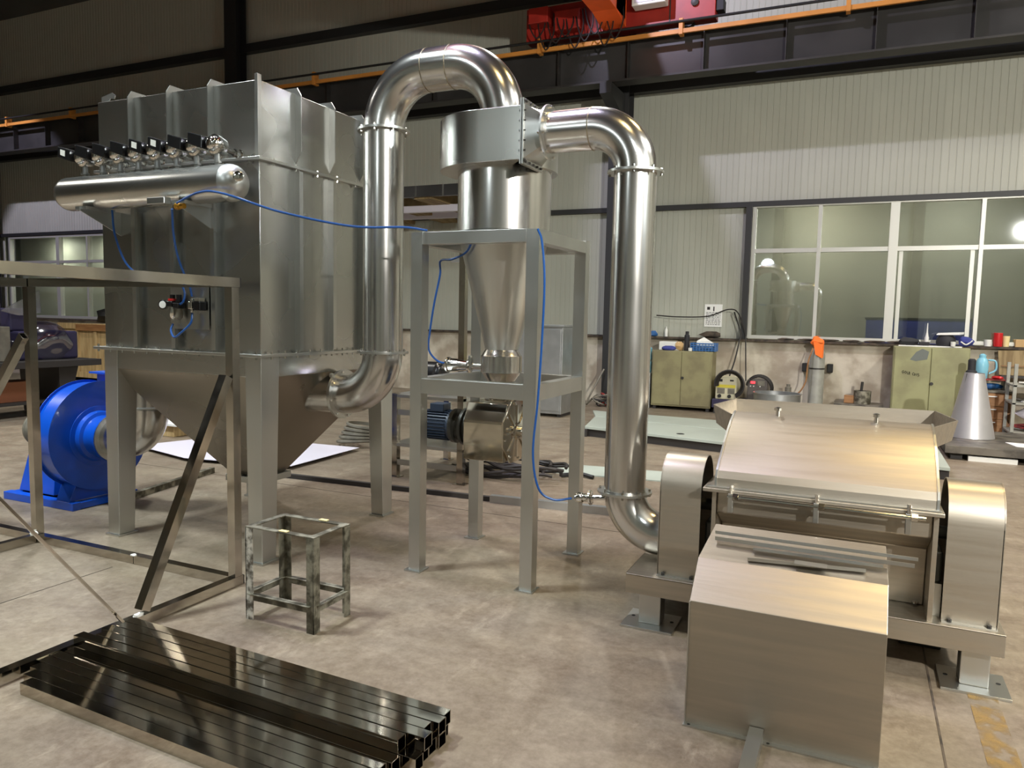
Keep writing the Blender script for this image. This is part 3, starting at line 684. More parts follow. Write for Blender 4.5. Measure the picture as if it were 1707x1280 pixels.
# body: inward sloping lower plate between two side plates
MB().prism([(3.635,.745),(3.635,.635),(3.80,.545),(3.82,GZ),(4.75,GZ),(4.75,.745)], 'yz', -.575, .335).build('body', 'steel_brushed', gr, .006, 25)
for x in (-.595, .335):
    MB().prism([(3.615,.745),(3.615,.63),(3.625,GZ),(4.78,GZ),(4.78,.745)], 'yz', x, x+.02).build('side_plate', 'steel_brushed', gr, .001, 0)
MB().box(-.632, .37, 3.565, 4.80, .744, .762).build('body_flange', 'steel_brushed', gr, .003, 0)
hood = [(3.605,.762),(3.610,.805),(3.630,.838),(3.70,.885),(3.80,.945),(3.90,.995),(4.0,1.035),(4.09,1.062),(4.15,1.068)]
MB().prism(hood+[(4.15,.762)], 'yz', -.578, .345).build('hood', 'steel_brushed', gr, .002, 12)
MB().prism([(y-.004,z+.004) for y, z in hood]+[(4.15,1.04)]+[(y+.03,z-.03) for y, z in hood[::-1][1:]], 'yz', -.584, -.574).build('hood_edge', 'steel_satin', gr, 0, 0)
MB().prism([(y-.004,z+.004) for y, z in hood]+[(4.15,1.04)]+[(y+.03,z-.03) for y, z in hood[::-1][1:]], 'yz', .342, .352).build('hood_edge', 'steel_satin', gr, 0, 0)
MB().box(-.62, .36, 3.575, 3.607, .762, .770).build('hood_lip', 'steel_satin', gr, .001, 0)
rod = MB().tube([(-.515,3.552,.735),(.30,3.552,.735)], .009, 10).build('hinge_rod', 'chrome', gr)
for x in (-.50, -.13, .235):
    c = MB().box(x-.012, x+.012, 3.545, 3.575, .66, .75).build('swing_clamp', 'steel_satin', gr, .003, 0)
    MB().lathe((x+.022,3.552,.735), (1,0,0), [(.018,-.012),(.018,.012)], 6).build('nut', 'chrome', c)
    MB().lathe((x,3.555,.77), (0,0,1), [(.009,-.02),(.009,.02)], 8).build('bolt', 'chrome', c)
for x in (-.36, .10):
    e = MB().lathe((x,4.10,1.06), (0,0,1), [(.010,0),(.010,.03),(.018,.032),(.018,.045),(.006,.05)], 10).build('hood_bolt', 'chrome', gr)
# feed tray behind the hood: six sided, open, sloping walls
ro = [(-.60,4.13),(-.765,4.55),(-.70,4.98),(.43,4.98),(.50,4.55),(.345,4.13)]
ri = [(-.60,4.13),(-.74,4.53),(-.69,4.975),(.42,4.975),(.475,4.53),(.345,4.13)]
ft_ = MB(); n = 6
top = [ft_.bm.verts.new((x,y,1.052)) for x, y in ro]; low = [ft_.bm.verts.new((x,y,.945)) for x, y in ri]
topi = [ft_.bm.verts.new((x+(.006 if x<0 else -.006), y-.006 if y>4.9 else y, 1.052)) for x, y in ro]; lowi = [ft_.bm.verts.new((x+(.006 if x<0 else -.006), y-.006 if y>4.7 else y, .951)) for x, y in ri]
for i in range(n-1):
    ft_.face([top[i],top[i+1],low[i+1],low[i]]); ft_.face([topi[i+1],topi[i],lowi[i],lowi[i+1]]); ft_.face([top[i+1],top[i],topi[i],topi[i+1]])
ft_.face(low); ft_.face(lowi); ft_.build('feed_tray', 'steel_brushed', gr, 0, 20)
MB().box(-.55, .30, 4.3, 4.75, .762, .945).build('throat', 'steel_brushed', gr, .002, 0)
# arched pulley covers, open on the inner side
def cover(x0, x1, inner):
    prof = [(3.66,GZ),(3.66,.70)]+[(3.83-.17*math.cos(math.radians(a)), .70+.17*math.sin(math.radians(a))) for a in range(10, 180, 10)]+[(4.0,.70),(4.0,GZ)]
    c = MB().strip([(p[0],p[1]) for p in prof], 'yz', x0, x1, -.004).build('pulley_cover', 'steel_brushed', gr, 0, 30)
    xo = x1 if inner == x0 else x0
    MB().prism(prof, 'yz', xo-.003, xo+.003).build('cover_plate', 'steel_brushed', c, 0, 0)
    MB().box(x0, x1, 3.635, 3.66, GZ, GZ+.005).build('cover_flange', 'steel_satin', c, 0, 0)
    for x in (x0+.03, x1-.03):
        MB().lathe((x,3.647,GZ+.005), (0,0,1), [(.009,0),(.009,.012)], 6).build('bolt', 'dark_steel', c)
    xm = (x0+x1)/2
    MB().lathe((xm-.05,3.83,.62), (1,0,0), [(.03,-.02),(.13,0),(.12,.02),(.13,.04),(.12,.06),(.13,.08),(.03,.10)], 28).build('pulley', 'dark_steel', c)
    MB().tube([(xm,3.83,.62),(-.3 if x0 < -.4 else .1,3.83,.62)], .03, 14).build('shaft', 'gear_dark', c)
cover(-.855, -.655, -.655); cover(.392, .60, .392)
for x0, x1 in ((-.64,-.60),(.357,.39)):
    MB().box(x0, x1, 3.72, 3.98, .42, .56).build('bearing_housing', 'gear_dark', gr, .01, 0)
    MB().box(x0, x1, 3.70, 4.0, GZ, .42).build('bearing_stand', 'steel_satin', gr, 0, 0)
MB().lathe((.30,3.55+.25,.285), (0,0,1), [(.014,0),(.014,.012)], 8).build('bolt', 'chrome', gr)
# screw jack under the frame
MB().tube([(.36,4.1,.02),(.36,4.1,.18)], .02, 10).build('jack_screw', 'chrome', gr)
MB().box(.26, .44, 4.02, 4.18, 0, .07).build('jack_block', 'gear_dark', gr, .005, 0)
MB().box(-.5, .2, 4.2, 4.8, .05, .18).build('underframe_box', 'gear_dark', gr, .02, 0)  # plain dark box below the base frame

# ------------------------------------------------------------------ motor guard box standing in front of the grinder
mg = thing('motor_guard', 'folded brushed steel guard box with sloped upper face on the floor before grinder', 'guard box', (-.19, 3.05, 0))
gp = [(2.81,.002),(2.81,.487),(2.95,.617),(3.34,.655),(3.34,.002)]
MB().prism(gp, 'yz', -.528, .147).build('box', 'steel_guard' if 'steel_guard' in MATS else 'steel_brushed', mg, .002, 0)
MB().box(-.532, .151, 2.785, 2.812, 0, .006).build('foot_lip', 'steel_satin', mg, 0, 0)
for x in (-.51, -.22, .13): MB().lathe((x,2.797,.0062), (0,0,1), [(.006,0),(.006,.0006)], 8).build('bolt_hole', 'hidden_dark', mg)
MB().box(-.529, -.525, 2.80, 2.812, 0, .487).build('edge_fold', 'steel_satin', mg, 0, 0)
ft = MB().hollow((-.263,2.1,.026), (-.263,2.806,.026), .05, .05, .003).build('square_tube', 'steel_satin', None, 0, 0)
tag(ft, 'short square steel tube on the floor butting against the guard box', 'tube')
def strip_bar(label, a, b, w, h, angle=True):
    m = MB().bar(a, b, w, .003)
    a_, b_ = V(a), V(b); d = (b_-a_).normalized(); sd = d.cross(V(0,0,1)).normalized()*w/2
    o = m.bar(a_+sd+V(0,0,h/2), b_+sd+V(0,0,h/2), .003, h) if angle else m
    o = m.build('metal_strip', 'steel_satin', None, 0, 0)
    tag(o, label, 'metal strip', 'loose steel strips on the guard box')
strip_bar('long rearmost steel strip lying on the guard box and overhanging its end', (-.50,3.17,.662), (.25,3.16,.664), .018, .012)
strip_bar('long steel strip second from the back on top of guard box', (-.49,3.12,.652), (.235,3.10,.656), .035, .014)
strip_bar('short steel strip third from the back on the guard box', (-.335,3.075,.644), (.13,3.08,.645), .03, .010)
strip_bar('short front steel strip at the bend of the guard box', (-.345,2.985,.626), (.07,3.035,.633), .034, .012)
strip_bar('small flat offcut lying across the front strips on guard box', (-.175,2.985,.642), (-.06,2.985,.642), .05, .004, False)

# ================================================================== STOOL
so = thing('welding_stool', 'rusty open welding stool of angle iron with one spattered pale leg', 'stool', (-2.52, 2.92, 0))
A0, A1, B0, B1, SH = -2.735, -2.305, 2.79, 3.075, .475
def angle_leg(x, y, sx, sy, m):
    t = .006; w = .046
    return MB().box(min(x,x+sx*w), max(x,x+sx*w), min(y,y+sy*t), max(y,y+sy*t), 0, SH-.004).box(min(x,x+sx*t), max(x,x+sx*t), min(y,y+sy*w), max(y,y+sy*w), 0, SH-.004).build('leg', m, so, .001, 0)
l0 = angle_leg(A0, B0, 1, 1, 'steel_spattered'); l0['label'] = 'pale spattered leg'
angle_leg(A1, B0, -1, 1, 'steel_old'); angle_leg(A1, B1, -1, -1, 'steel_old'); angle_leg(A0, B1, 1, -1, 'steel_old')
for a, b in (((A0,B0+.018,SH),(A1,B0+.018,SH)),((A0,B1-.018,SH),(A1,B1-.018,SH)),((A0+.018,B0+.03,SH+.001),(A0+.018,B1-.03,SH+.001)),((A1-.018,B0+.03,SH+.001),(A1-.018,B1-.03,SH+.001))):
    MB().bar(a, b, .036, .006).build('top_bar', 'steel_old', so, .001, 0)
for a, b in (((A0+.02,B0+.004,.12),(A1-.02,B0+.004,.12)),((A0+.02,B1-.004,.12),(A1-.02,B1-.004,.12)),((A0+.004,B0+.02,.12),(A0+.004,B1-.02,.12)),((A1-.004,B0+.02,.12),(A1-.004,B1-.02,.12))):
    MB().bar(a, b, .006, .036).bar(V(a)+V(0,0,.016), V(b)+V(0,0,.016), .034, .004).build('stretcher', 'steel_old', so, .001, 0)
for x, y in ((-2.50, B0+.016), (-2.46, B1-.016)):
    MB().box(x-.025, x+.025, y-.012, y+.012, SH+.003, SH+.009).build('masking_tape', 'cup_cream', so, .002, 0)

# ================================================================== LARGE OPEN FRAME (left)
fm = thing('tube_frame', 'tall open frame of shiny square stainless tubes at the left', 'frame', (-4, 2.4, 0))
FW = .052; FX = -3.13; FY = 3.12; TZt = 1.703
def ft(name, a, b, m='steel_tube', w=FW, h=FW, up=(0,0,1)):
    return MB().hollow(a, b, w, h, .003, up).build(name, m, fm, 0, 0)
ft('top_rail', (FX,.75,TZt), (FX,FY+.03,TZt))
MB().box(FX-.027, FX+.027, FY+.03, FY+.038, TZt-.027, TZt+.027).build('end_cap', 'rubber', fm, .002, 0)
ft('top_rail', (FX-.028,FY,TZt-.001), (-6.5,FY,TZt-.001))
ft('top_rail', (-4.87,.75,TZt-.002), (-4.87,FY-.03,TZt-.002))
ft('floor_rail', (FX,.75,.028), (FX,FY+.03,.028)); MB().box(FX-.027, FX+.027, FY+.03, FY+.038, .002, .054).build('end_cap', 'rubber', fm, .002, 0)
ft('floor_rail', (FX-.028,FY,.027), (-3.93,FY,.027)); ft('floor_rail', (-3.935,FY,.027), (-6.5,FY,.027))
ft('floor_rail', (-4.87,.75,.027), (-4.87,FY-.03,.027))
for x, y in ((FX,FY-.005), (-4.87,FY), (FX,.8), (-4.87,.8), (-6.47,FY)):
    ft('post', (x,y,.055), (x,y,TZt-.028), up=(0,1,0))
ft('brace', (FX+.005,2.50,.075), (FX+.005,3.06,1.19), up=(0,-1,.5))
ft('brace', (-4.9,3.10,1.36), (-5.45,3.10,.72), up=(0,1,0))
ft('brace', (-5.45,3.10,.72), (-6.2,3.10,.07), up=(0,1,0))
MB().bar((FX+.035,2.375,.062), (FX+.03,1.35,1.42), .012, .012).build('bracing_rod', 'steel_tube', fm, 0, 0)
MB().blob((-4.86,3.085,.065), .03, .02, .02, 3).build('weld_wrap', 'white_paper', fm)
MB().blob((-3.93,3.095,.057), .02, .015, .008, 4).build('weld_wrap', 'white_paper', fm)
MB().blob((FX+.01,2.48,.06), .014, .03, .012, 5).build('weld_wrap', 'white_paper', fm)

# ================================================================== STACK OF SQUARE TUBES
ordw = ['first', 'second', 'third', 'fourth', 'fifth', 'sixth', 'seventh', 'eighth', 'ninth', 'tenth', 'eleventh']
tb = MB().hollow((0,0,0), (1.74,0,0), .049, .0495, .0025).build('square_tube', 'steel_mirror', None, .0035, 0)
tb['category'] = 'square tube'; tb['group'] = 'polished square tubes stacked on the floor'
del tb['_w']
slope = -.03
def place_tube(first, x, y, z, label):
    o = tb if first else clone(tb, (0,0,0))
    o.location = (x+.87*0+0, y, z); o.rotation_euler = (0,0,slope); o['label'] = label
# mesh origin sits at its centre: place by the left end
def put(first, xl, yl, z, label):
    c, s_ = math.cos(slope), math.sin(slope)
    place_tube(first, xl+.87*c, yl+.87*s_, z, label)
offs = [0, .01, -.02, .015, .0]
for i in range(5):
    put(i == 0, -3.03+offs[i]-(.06 if i > 3 else 0), 2.355-.0525*i, .0515, 'polished square tube in the upper layer of floor stack, %s counted from the stool' % ordw[i])
loff = [-.01,.01,0,.0,.01,-.05,-.07,-.08,-.04,.0,.06]
for i in range(11):
    put(False, -3.03+loff[i], 2.357-.0525*i, .0008, 'polished square tube in the bottom layer of floor stack, %s counted from the stool' % ordw[i])

# ================================================================== BLUE FAN
fa = thing('blower_fan', 'big blue painted centrifugal fan standing behind the dust collector', 'fan', (-5.6, 3.95, 0))
FC = (-5.58, 3.98, .55)
MB().lathe(FC, (1,0,0), [(.43,0),(.43,.006),(.41,.006),(.41,.185),(.43,.186),(.43,.195),(.20,.20)], 56).build('scroll_casing', 'fan_blue', fa, 0, 30)
MB().lathe((-5.39,3.95,.55), (1,0,0), [(.24,0),(.235,.012),(.20,.016),(.19,.05),(.165,.06),(.155,.10),(.15,.20)], 40).build('inlet_cone', 'fan_blue', fa, 0, 30)
MB().ring((-5.20,3.95,.55), (1,0,0), .14, .185, .012).build('inlet_flange', 'fan_blue', fa)
MB().box(-5.61, -5.40, 4.12, 4.37, .62, 1.02).build('outlet', 'fan_blue', fa, .004, 0)
MB().box(-5.65, -5.36, 4.08, 4.41, 1.02, 1.035).build('outlet_flange', 'fan_blue', fa, .001, 0)
MB().hexa([(-6.15,3.80,.06),(-5.72,3.80,.06),(-5.72,4.16,.06),(-6.15,4.16,.06),(-6.08,3.86,.42),(-5.76,3.86,.42),(-5.76,4.10,.42),(-6.08,4.10,.42)]).build('motor_pedestal', 'fan_blue', fa, .004, 0)
for y in (3.74, 4.24): MB().box(-6.2, -5.36, y-.035, y+.035, 0, .06).build('base_rail', 'fan_blue', fa, .003, 0)
for x in (-6.15, -5.4): MB().box(x-.04, x+.04, 3.77, 4.21, .005, .055).build('base_rail', 'fan_blue', fa, .003, 0)
MB().hexa([(-5.57,3.72,.06),(-5.42,3.72,.06),(-5.42,4.24,.06),(-5.60,4.24,.06),(-5.60,3.80,.22),(-5.42,3.80,.22),(-5.42,4.10,.22),(-5.60,4.10,.22)]).build('casing_support', 'fan_blue', fa, .003, 0)
mo = MB().lathe((-5.64,3.95,.55), (-1,0,0), [(.05,0),(.05,.12),(.16,.125),(.155,.14),(.145,.15),(.145,.42),(.15,.425),(.14,.46),(.08,.48)], 30).build('motor', 'coil_grey', fa)
MB().box(-6.0, -5.85, 3.79, 3.84, .60, .70).build('terminal_box', 'coil_grey', mo, .006, 0)
el = thing('fan_inlet_elbow', 'dull steel elbow duct rising from the blue fan inlet', 'duct', (-4.88, 3.95, .4))
MB().tube([(-5.185,3.95,.555),(-5.07,3.95,.56)]+arc((-5.07,3.95,.81), .25, -90, 0, n=14), .148, 36, False).build('elbow', 'steel_pipe', el)
MB().ring((-5.184,3.95,.555), (1,0,0), .146, .185, .01).build('flange', 'steel_satin', el)
MB().tube([(-4.82,3.95,.825),(-4.82,3.95,1.1)], .148, 36, False).build('pipe', 'steel_pipe', el)
MB().ring((-4.82,3.95,.812), (0,0,1), .146, .185, .012).build('flange', 'steel_satin', el)

# ================================================================== THINGS LYING ON THE FLOOR BEHIND
o = MB().hollow((-5.28,4.05,.026), (-5.55,5.25,.026), .05, .05, .003).build('square_tube', 'steel_old', None, 0, 0); tag(o, 'dull square tube lying on the floor beside the blue fan', 'tube')
o = MB().hollow((-4.95,5.42,.02), (-2.62,5.575,.02), .04, .04, .003).build('floor_tube', 'bench_dark', None, 0, 0); tag(o, 'long dark thin tube lying on the floor behind dust collector', 'tube')
o = MB().hollow((-2.72,5.545,.03), (-.9,5.72,.03), .06, .06, .003).build('floor_tube', 'galvanised', None, 0, 0); tag(o, 'wide flat grey tube lying on floor behind the cyclone stand', 'tube')
o = MB().prism([(-7.2,5.75),(-6.2,5.5),(-5.0,5.72),(-5.05,6.9),(-6.9,6.75)], 'xy', .035, .039).build('sheet_metal', 'sheet_white', None, 0, 0); tag(o, 'large white film covered metal sheet flat on the floor', 'metal sheet')
o = MB().box(-7.1, -5.1, 5.85, 6.0, 0, .034).box(-7.0, -5.1, 6.5, 6.65, 0, .034).build('packing_strips', 'bench_dark', None, 0, 0); tag(o, 'dark battens under the white metal sheet on the floor', 'battens')
o = MB().prism([(-2.8,6.87),(-1.6,7.05),(-1.62,7.5),(-2.85,7.34)], 'xy', .001, .012).build('sheet_metal', 'plate_pale', None, 0, 0); tag(o, 'pale bluish thin steel plate flat on the floor behind the cyclone', 'metal sheet')
cw = thing('wire_coil', 'flattened grey coil of ducting lying behind the dust collector', 'coil', (-5.25, 7.2, 0))
for k in range(5):
    MB().lathe((-5.25+.02*k, 7.2, .06+.045*k), (.05*k-.1, .1, 1), [(.26-.012*k,-.02),(.28-.012*k,-.01),(.28-.012*k,.012),(.26-.012*k,.02),(.26-.012*k,-.02)], 26, False).build('turn', 'coil_grey', cw)
o = MB().box(-8.0, -7.5, 6.5, 6.9, 0, .14).build('wooden_block', 'wood_crate', None, .005, 0); tag(o, 'short wooden block on the floor behind the steel elbow', 'block')
o = MB().box(-8.1, -7.4, 6.45, 6.95, .141, .17).build('flat_carton', 'white_paper', None, .003, 0); tag(o, 'white flat carton on top of the short wooden block', 'carton')
o = MB().blob((-6.9, 7.3, .05), .5, .25, .05, 9, .2).build('tarpaulin', 'coil_grey', None); tag(o, 'crumpled grey tarpaulin heap beside the white metal sheet', 'tarpaulin')
hc = thing('cable_coil', 'loose coil of black cable on the floor behind the rotary valve', 'cable', (-2.95, 6.7, 0))
rnd = random.Random(4)
for k in range(7):
    cx_, cy_ = -3.0+rnd.uniform(-.2,.2), 6.62+rnd.uniform(-.1,.1); rx, ry = rnd.uniform(.3,.5), rnd.uniform(.15,.28)
    pts = [(cx_+rx*math.cos(a*PI/12), cy_+ry*math.sin(a*PI/12), .02+.02*k+.02*math.sin(a)) for a in range(0, 23)]
    MB().tube(pts, .016, 6).build('loop', 'cable_black', hc)
MB().tube(spline([(-2.55,6.75,.02),(-2.4,6.85,.03),(-2.25,6.82,.02)]), .022, 6).build('plug', 'rubber', hc)
# pale platform along the wall
pf = thing('floor_platform', 'low pale steel platform with two boards in front of the wall cabinets', 'platform', (-1.5, 10, 0))
MB().hexa([(-3.2,9.285,.10),(.9,8.55,.10),(.9,9.5,.10),(-3.4,10.30,.10),(-3.2,9.285,.135),(.9,8.55,.135),(.9,9.5,.135),(-3.4,10.30,.135)]).build('board', 'plate_pale', pf, .003, 0)
MB().hexa([(-3.40,10.32,.10),(.9,9.53,.10),(.9,10.8,.10),(-3.65,10.95,.10),(-3.40,10.32,.135),(.9,9.53,.135),(.9,10.8,.135),(-3.65,10.95,.135)]).build('board', 'plate_pale', pf, .003, 0)
MB().hexa([(-3.2,9.33,0),(.9,8.60,0),(.9,8.68,0),(-3.2,9.41,0),(-3.2,9.33,.1),(.9,8.60,.1),(.9,8.68,.1),(-3.2,9.41,.1)]).build('beam', 'bench_dark', pf, .002, 0)
MB().hexa([(-3.5,10.7,0),(.8,10.55,0),(.8,10.65,0),(-3.5,10.8,0),(-3.5,10.7,.1),(.8,10.55,.1),(.8,10.65,.1),(-3.5,10.8,.1)]).build('beam', 'bench_dark', pf, .002, 0)
MB().box(-3.27, -3.16, 9.25, 9.42, 0, .1).build('foot', 'bench_dark', pf, .002, 0)
for x, y in ((-2.78,9.42), (-1.95,9.3)):
    MB().lathe((x,y,.135), (0,0,1), [(.05,0),(.05,.002)], 14).build('hole', 'hidden_dark', pf)

# ================================================================== AIR HOSES
def hose(label, pts, r=.0065, m='hose_blue'):
    o = MB().tube(spline(pts, 10), r, 8).build('air_hose', m, None); tag(o, label, 'hose'); return o
hose('blue air hose running from the air tank over the arched duct to the stand', [(-3.55,3.13,2.15),(-3.38,3.13,2.20),(-3.22,3.15,2.19),(-2.95,3.3,2.10),(-2.62,3.5,2.035),(-2.40,3.70,2.045),(-2.30,3.79,2.034)])
hose('blue hose looping down from the left end of the air tank', [(-4.28,3.28,2.16),(-4.27,3.29,2.0),(-4.18,3.30,1.82),(-4.02,3.32,1.74),(-3.82,3.35,1.72),(-3.76,3.36,1.66),(-3.76,3.35,1.60),(-3.80,3.35,1.575)])
hose('blue hose dropping from the tank bracket to the solenoid valve', [(-3.60,3.14,2.12),(-3.66,3.2,1.98),(-3.70,3.27,1.84),(-3.70,3.34,1.70),(-3.698,3.36,1.63)])
hose('blue hose hanging in a small loop under the solenoid valve', [(-3.698,3.36,1.53),(-3.70,3.35,1.47),(-3.76,3.33,1.41),(-3.82,3.33,1.38),(-3.87,3.35,1.42),(-3.875,3.37,1.46)])
hose('blue hose inside the stand running from the cone to the pneumatic vibrator', [(-2.06,3.90,1.985),(-2.13,3.95,1.92),(-2.25,4.0,1.885),(-2.36,4.05,1.88),(-2.38,4.08,1.80),(-2.42,4.08,1.62),(-2.46,4.1,1.45),(-2.48,4.12,1.33),(-2.43,4.14,1.26),(-2.36,4.16,1.24)])
hose('long blue hose hanging from the stand top to the inlet duct nozzle', [(-1.60,3.775,2.02),(-1.57,3.765,1.95),(-1.54,3.74,1.75),(-1.545,3.74,1.45),(-1.57,3.76,1.10),(-1.60,3.78,.80),(-1.57,3.80,.60),(-1.50,3.85,.535),(-1.42,3.925,.535)])
pv = thing('pneumatic_vibrator', 'chrome air hammer fitting clamped beside the cyclone discharge', 'vibrator', (-2.25, 4.17, 1.24))
MB().lathe((-2.37,4.17,1.235), (1,0,0), [(.02,-.02),(.045,0),(.05,.004),(.05,.014),(.042,.02),(.042,.06),(.03,.13),(.028,.15),(.045,.155),(.045,.165),(.02,.17),(.02,.25)], 20).build('body', 'chrome', pv)
MB().lathe((-2.20,4.16,1.21), (0,0,1), [(.012,0),(.018,.06),(.012,.09)], 10).build('clamp_bolt', 'chrome', pv)

# ================================================================== BEHIND THE STAND: rack, cabinet, canopy
rk = thing('steel_rack', 'stainless two shelf rack with tall posts standing behind the cyclone stand', 'rack', (-3.6, 6.5, 0))
for x, y, h in ((-3.96,5.99,.80),(-3.96,6.98,.80),(-3.25,5.99,2.2),(-3.25,6.98,2.2)):
    l = MB().hollow((x,y,.008),(x,y,h), .06, .06, .003, (0,1,0)).build('post', 'steel_tube', rk, 0, 0)
    MB().box(x-.06, x+.06, y-.05, y+.05, 0, .008).build('foot_plate', 'steel_tube', l, 0, 0)
for z in (.30, .765): MB().box(-3.99, -3.22, 5.96, 7.01, z, z+.03).build('shelf', 'steel_satin', rk, .002, 0)
for z in (.60, .12): MB().box(-3.93, -3.28, 5.97, 6.0, z, z+.05).build('rail', 'steel_satin', rk, .001, 0)
MB().box(-3.93, -3.28, 6.96, 7.0, 2.1, 2.15).build('rail', 'steel_satin', rk, .001, 0)
pm = thing('black_motor', 'small black motor with yellow lever lying on the rack behind stand', 'motor', (-3.78, 6.4, .796))
MB().lathe((-3.93,6.4,.95), (1,0,0), [(.05,-.03),(.14,0),(.14,.20),(.11,.21),(.11,.25),(.05,.27)], 20).build('body', 'black_gloss', pm)
MB().box(-3.92, -3.70, 6.32, 6.48, .796, .84).build('base', 'black_gloss', pm, .004, 0)
MB().tube([(-3.80,6.2,.90),(-3.62,6.22,.93)], .022, 8).build('lever', 'yellow_handle', pm)
MB().lathe((-3.82,6.2,.90), (0,-1,0), [(.03,-.02),(.035,0),(.03,.02)], 10).build('lever_knob', 'yellow_handle', pm)
vb = thing('film_wrapped_part', 'clear film wrapped metal part hanging behind the cyclone cone', 'wrapped part', (-3.0, 6.6, 1.5))
MB().blob((-3.30,6.85,1.60), .13, .1, .14, 21, .3, 3).build('film', 'plastic_film', vb)
MB().blob((-3.30,6.85,1.60), .09, .06, .09, 22, .2, 2).build('core', 'gear_dark', vb)
sc = thing('steel_cabinet', 'narrow galvanised steel cabinet standing by the wall behind the stand', 'cabinet', (-4.5, 11.1, 0))
MB().box(-4.9, -4.12, 10.8, 11.4, .05, 1.40).build('body', 'galvanised', sc, .006, 0)
MB().box(-4.93, -4.09, 10.77, 11.43, 1.40, 1.43).build('top', 'galvanised', sc, .003, 0)
MB().box(-4.87, -4.52, 10.785, 10.80, .1, 1.36).build('door', 'galvanised', sc, .002, 0); MB().box(-4.50, -4.15, 10.785, 10.80, .1, 1.36).build('door', 'galvanised', sc, .002, 0)
for x in (-4.85, -4.2): MB().box(x, x+.05, 10.85, 11.3, 0, .05).build('foot', 'bench_dark', sc, 0, 0)
cn = thing('canopy', 'flat dark framed canopy with pale underside fixed high on the back wall', 'canopy', (-7, 12, 3.5))
cp = MB().box(-9.6, -5.7, 11.35, 11.42, 3.58, 3.77).build('fascia', 'girder_dark', cn, 0, 0)
for x in (-8.1, -7.15, -6.6): MB().box(x, x+.03, 11.345, 11.35, 3.58, 3.77).build('joint_cover', 'steel_satin', cp, 0, 0)
MB().box(-9.6, -5.7, 11.42, 12.2, 3.70, 3.74).build('roof_board', 'curtain_board', cn, 0, 0)
for x in (-9.2, -8.2, -7.2, -6.3): MB().hexa([(x,11.42,3.55),(x+.35,11.42,3.55),(x+.75,13.44,3.40),(x+.4,13.44,3.40),(x,11.42,3.69),(x+.35,11.42,3.69),(x+.75,13.44,3.69),(x+.4,13.44,3.69)]).build('joist', 'wood_board', cn, 0, 0)
for y in (11.9, 12.7): MB().box(-9.5, -5.7, y, y+.10, 3.40, 3.52).build('purlin', 'sheet_white', cn, 0, 0)
ch = thing('cable_heap', 'tangled heap of dark welding cables at the foot of the wall', 'cables', (-3.9, 12.9, 0))
rnd = random.Random(11)
for k in range(14):
    x = rnd.uniform(-4.3,-3.5); pts = [(x+rnd.uniform(-.25,.25), 12.68+rnd.uniform(-.2,.2), rnd.uniform(.02,.22)) for _ in range(5)]
    if k < 5: pts.append((x, 12.95, rnd.uniform(.6,1.2)))
    MB().tube(spline(pts, 5), .016, 6).build('cable', ('cable_black','cable_black','rag_red','coil_grey')[k % 4], ch)

# ================================================================== ALONG THE BACK WALL, RIGHT SIDE
def locker(label, x0, x1, y0, y1, z1, m, loc):
    c = thing('metal_cupboard', label, 'cupboard', ((x0+x1)/2, (y0+y1)/2, 0))
    MB().box(x0, x1, y0, y1, .06, z1).build('body', m, c, .006, 0)
    xm = (x0+x1)/2
    for a, b in ((x0+.015, xm-.006), (xm+.006, x1-.015)):
        d = MB().box(a, b, y0-.018, y0, .09, z1-.015).build('door', m, c, .003, 0)
        if a > xm: MB().lathe((a+.02, y0-.018, z1*.55), (0,-1,0), [(.025,0),(.025,.01),(.012,.012),(.02,.03)], 12).build('lock', 'dark_steel', d)
    for x in (x0+.03, x1-.08): MB().box(x, x+.05, y0+.03, y1-.03, 0, .06).build('foot', 'bench_dark', c, 0, 0)
    return c
locker('low olive double door metal cupboard with blue basket on top', -3.235, -2.215, 12.86, 13.26, 1.02, 'olive', 0)
c2 = locker('taller green double door metal cupboard with scribbled writing under the window', .50, 1.505, 12.88, 13.27, 1.215, 'olive_green', 0)
# handwriting in marker on the left door
wr = MB()
def stroke(pts, r=.005):
    wr.tube([(x, 12.8595, z) for x, z in pts], r, 5)
hx0, hz0 = .625, .81
def letters(seq):
    x = hx0
    for L_ in seq:
        dz = -(x-hx0)*.18
        P = lambda q: [(x+a*.026, hz0+dz+b*.042) for a, b in q]
        for s_ in L_: stroke(P(s_), .0035)
        x += .035
letters([
 [[(1,.85),(.5,1),(0,.5),(.4,0),(1,.25),(1,.5),(.6,.5)]],
 [[(.5,1),(0,.5),(.5,0),(1,.5),(.5,1)]],
 [[(0,1),(.1,.2),(.5,0),(.9,.2),(1,1)]],
 [[(0,0),(0,1)]],
 [[(1,.8),(.5,1),(0,.5),(.5,0),(1,.2)]],
 [[(0,0),(0,.9),(.5,.4),(1,.9),(1,0)]],
 [[(.9,.9),(.3,1),(.2,.55),(.9,.45),(.8,.05),(.1,0)]]])
wr.build('handwriting', 'ink', c2, 0, 0)
MB().prism([(.72,1.02),(.80,1.0),(.95,1.03),(.97,1.15),(.88,1.19),(.80,1.14)], 'xz', 12.8605, 12.8615).build('smudge', 'smudge', c2, 0, 0)
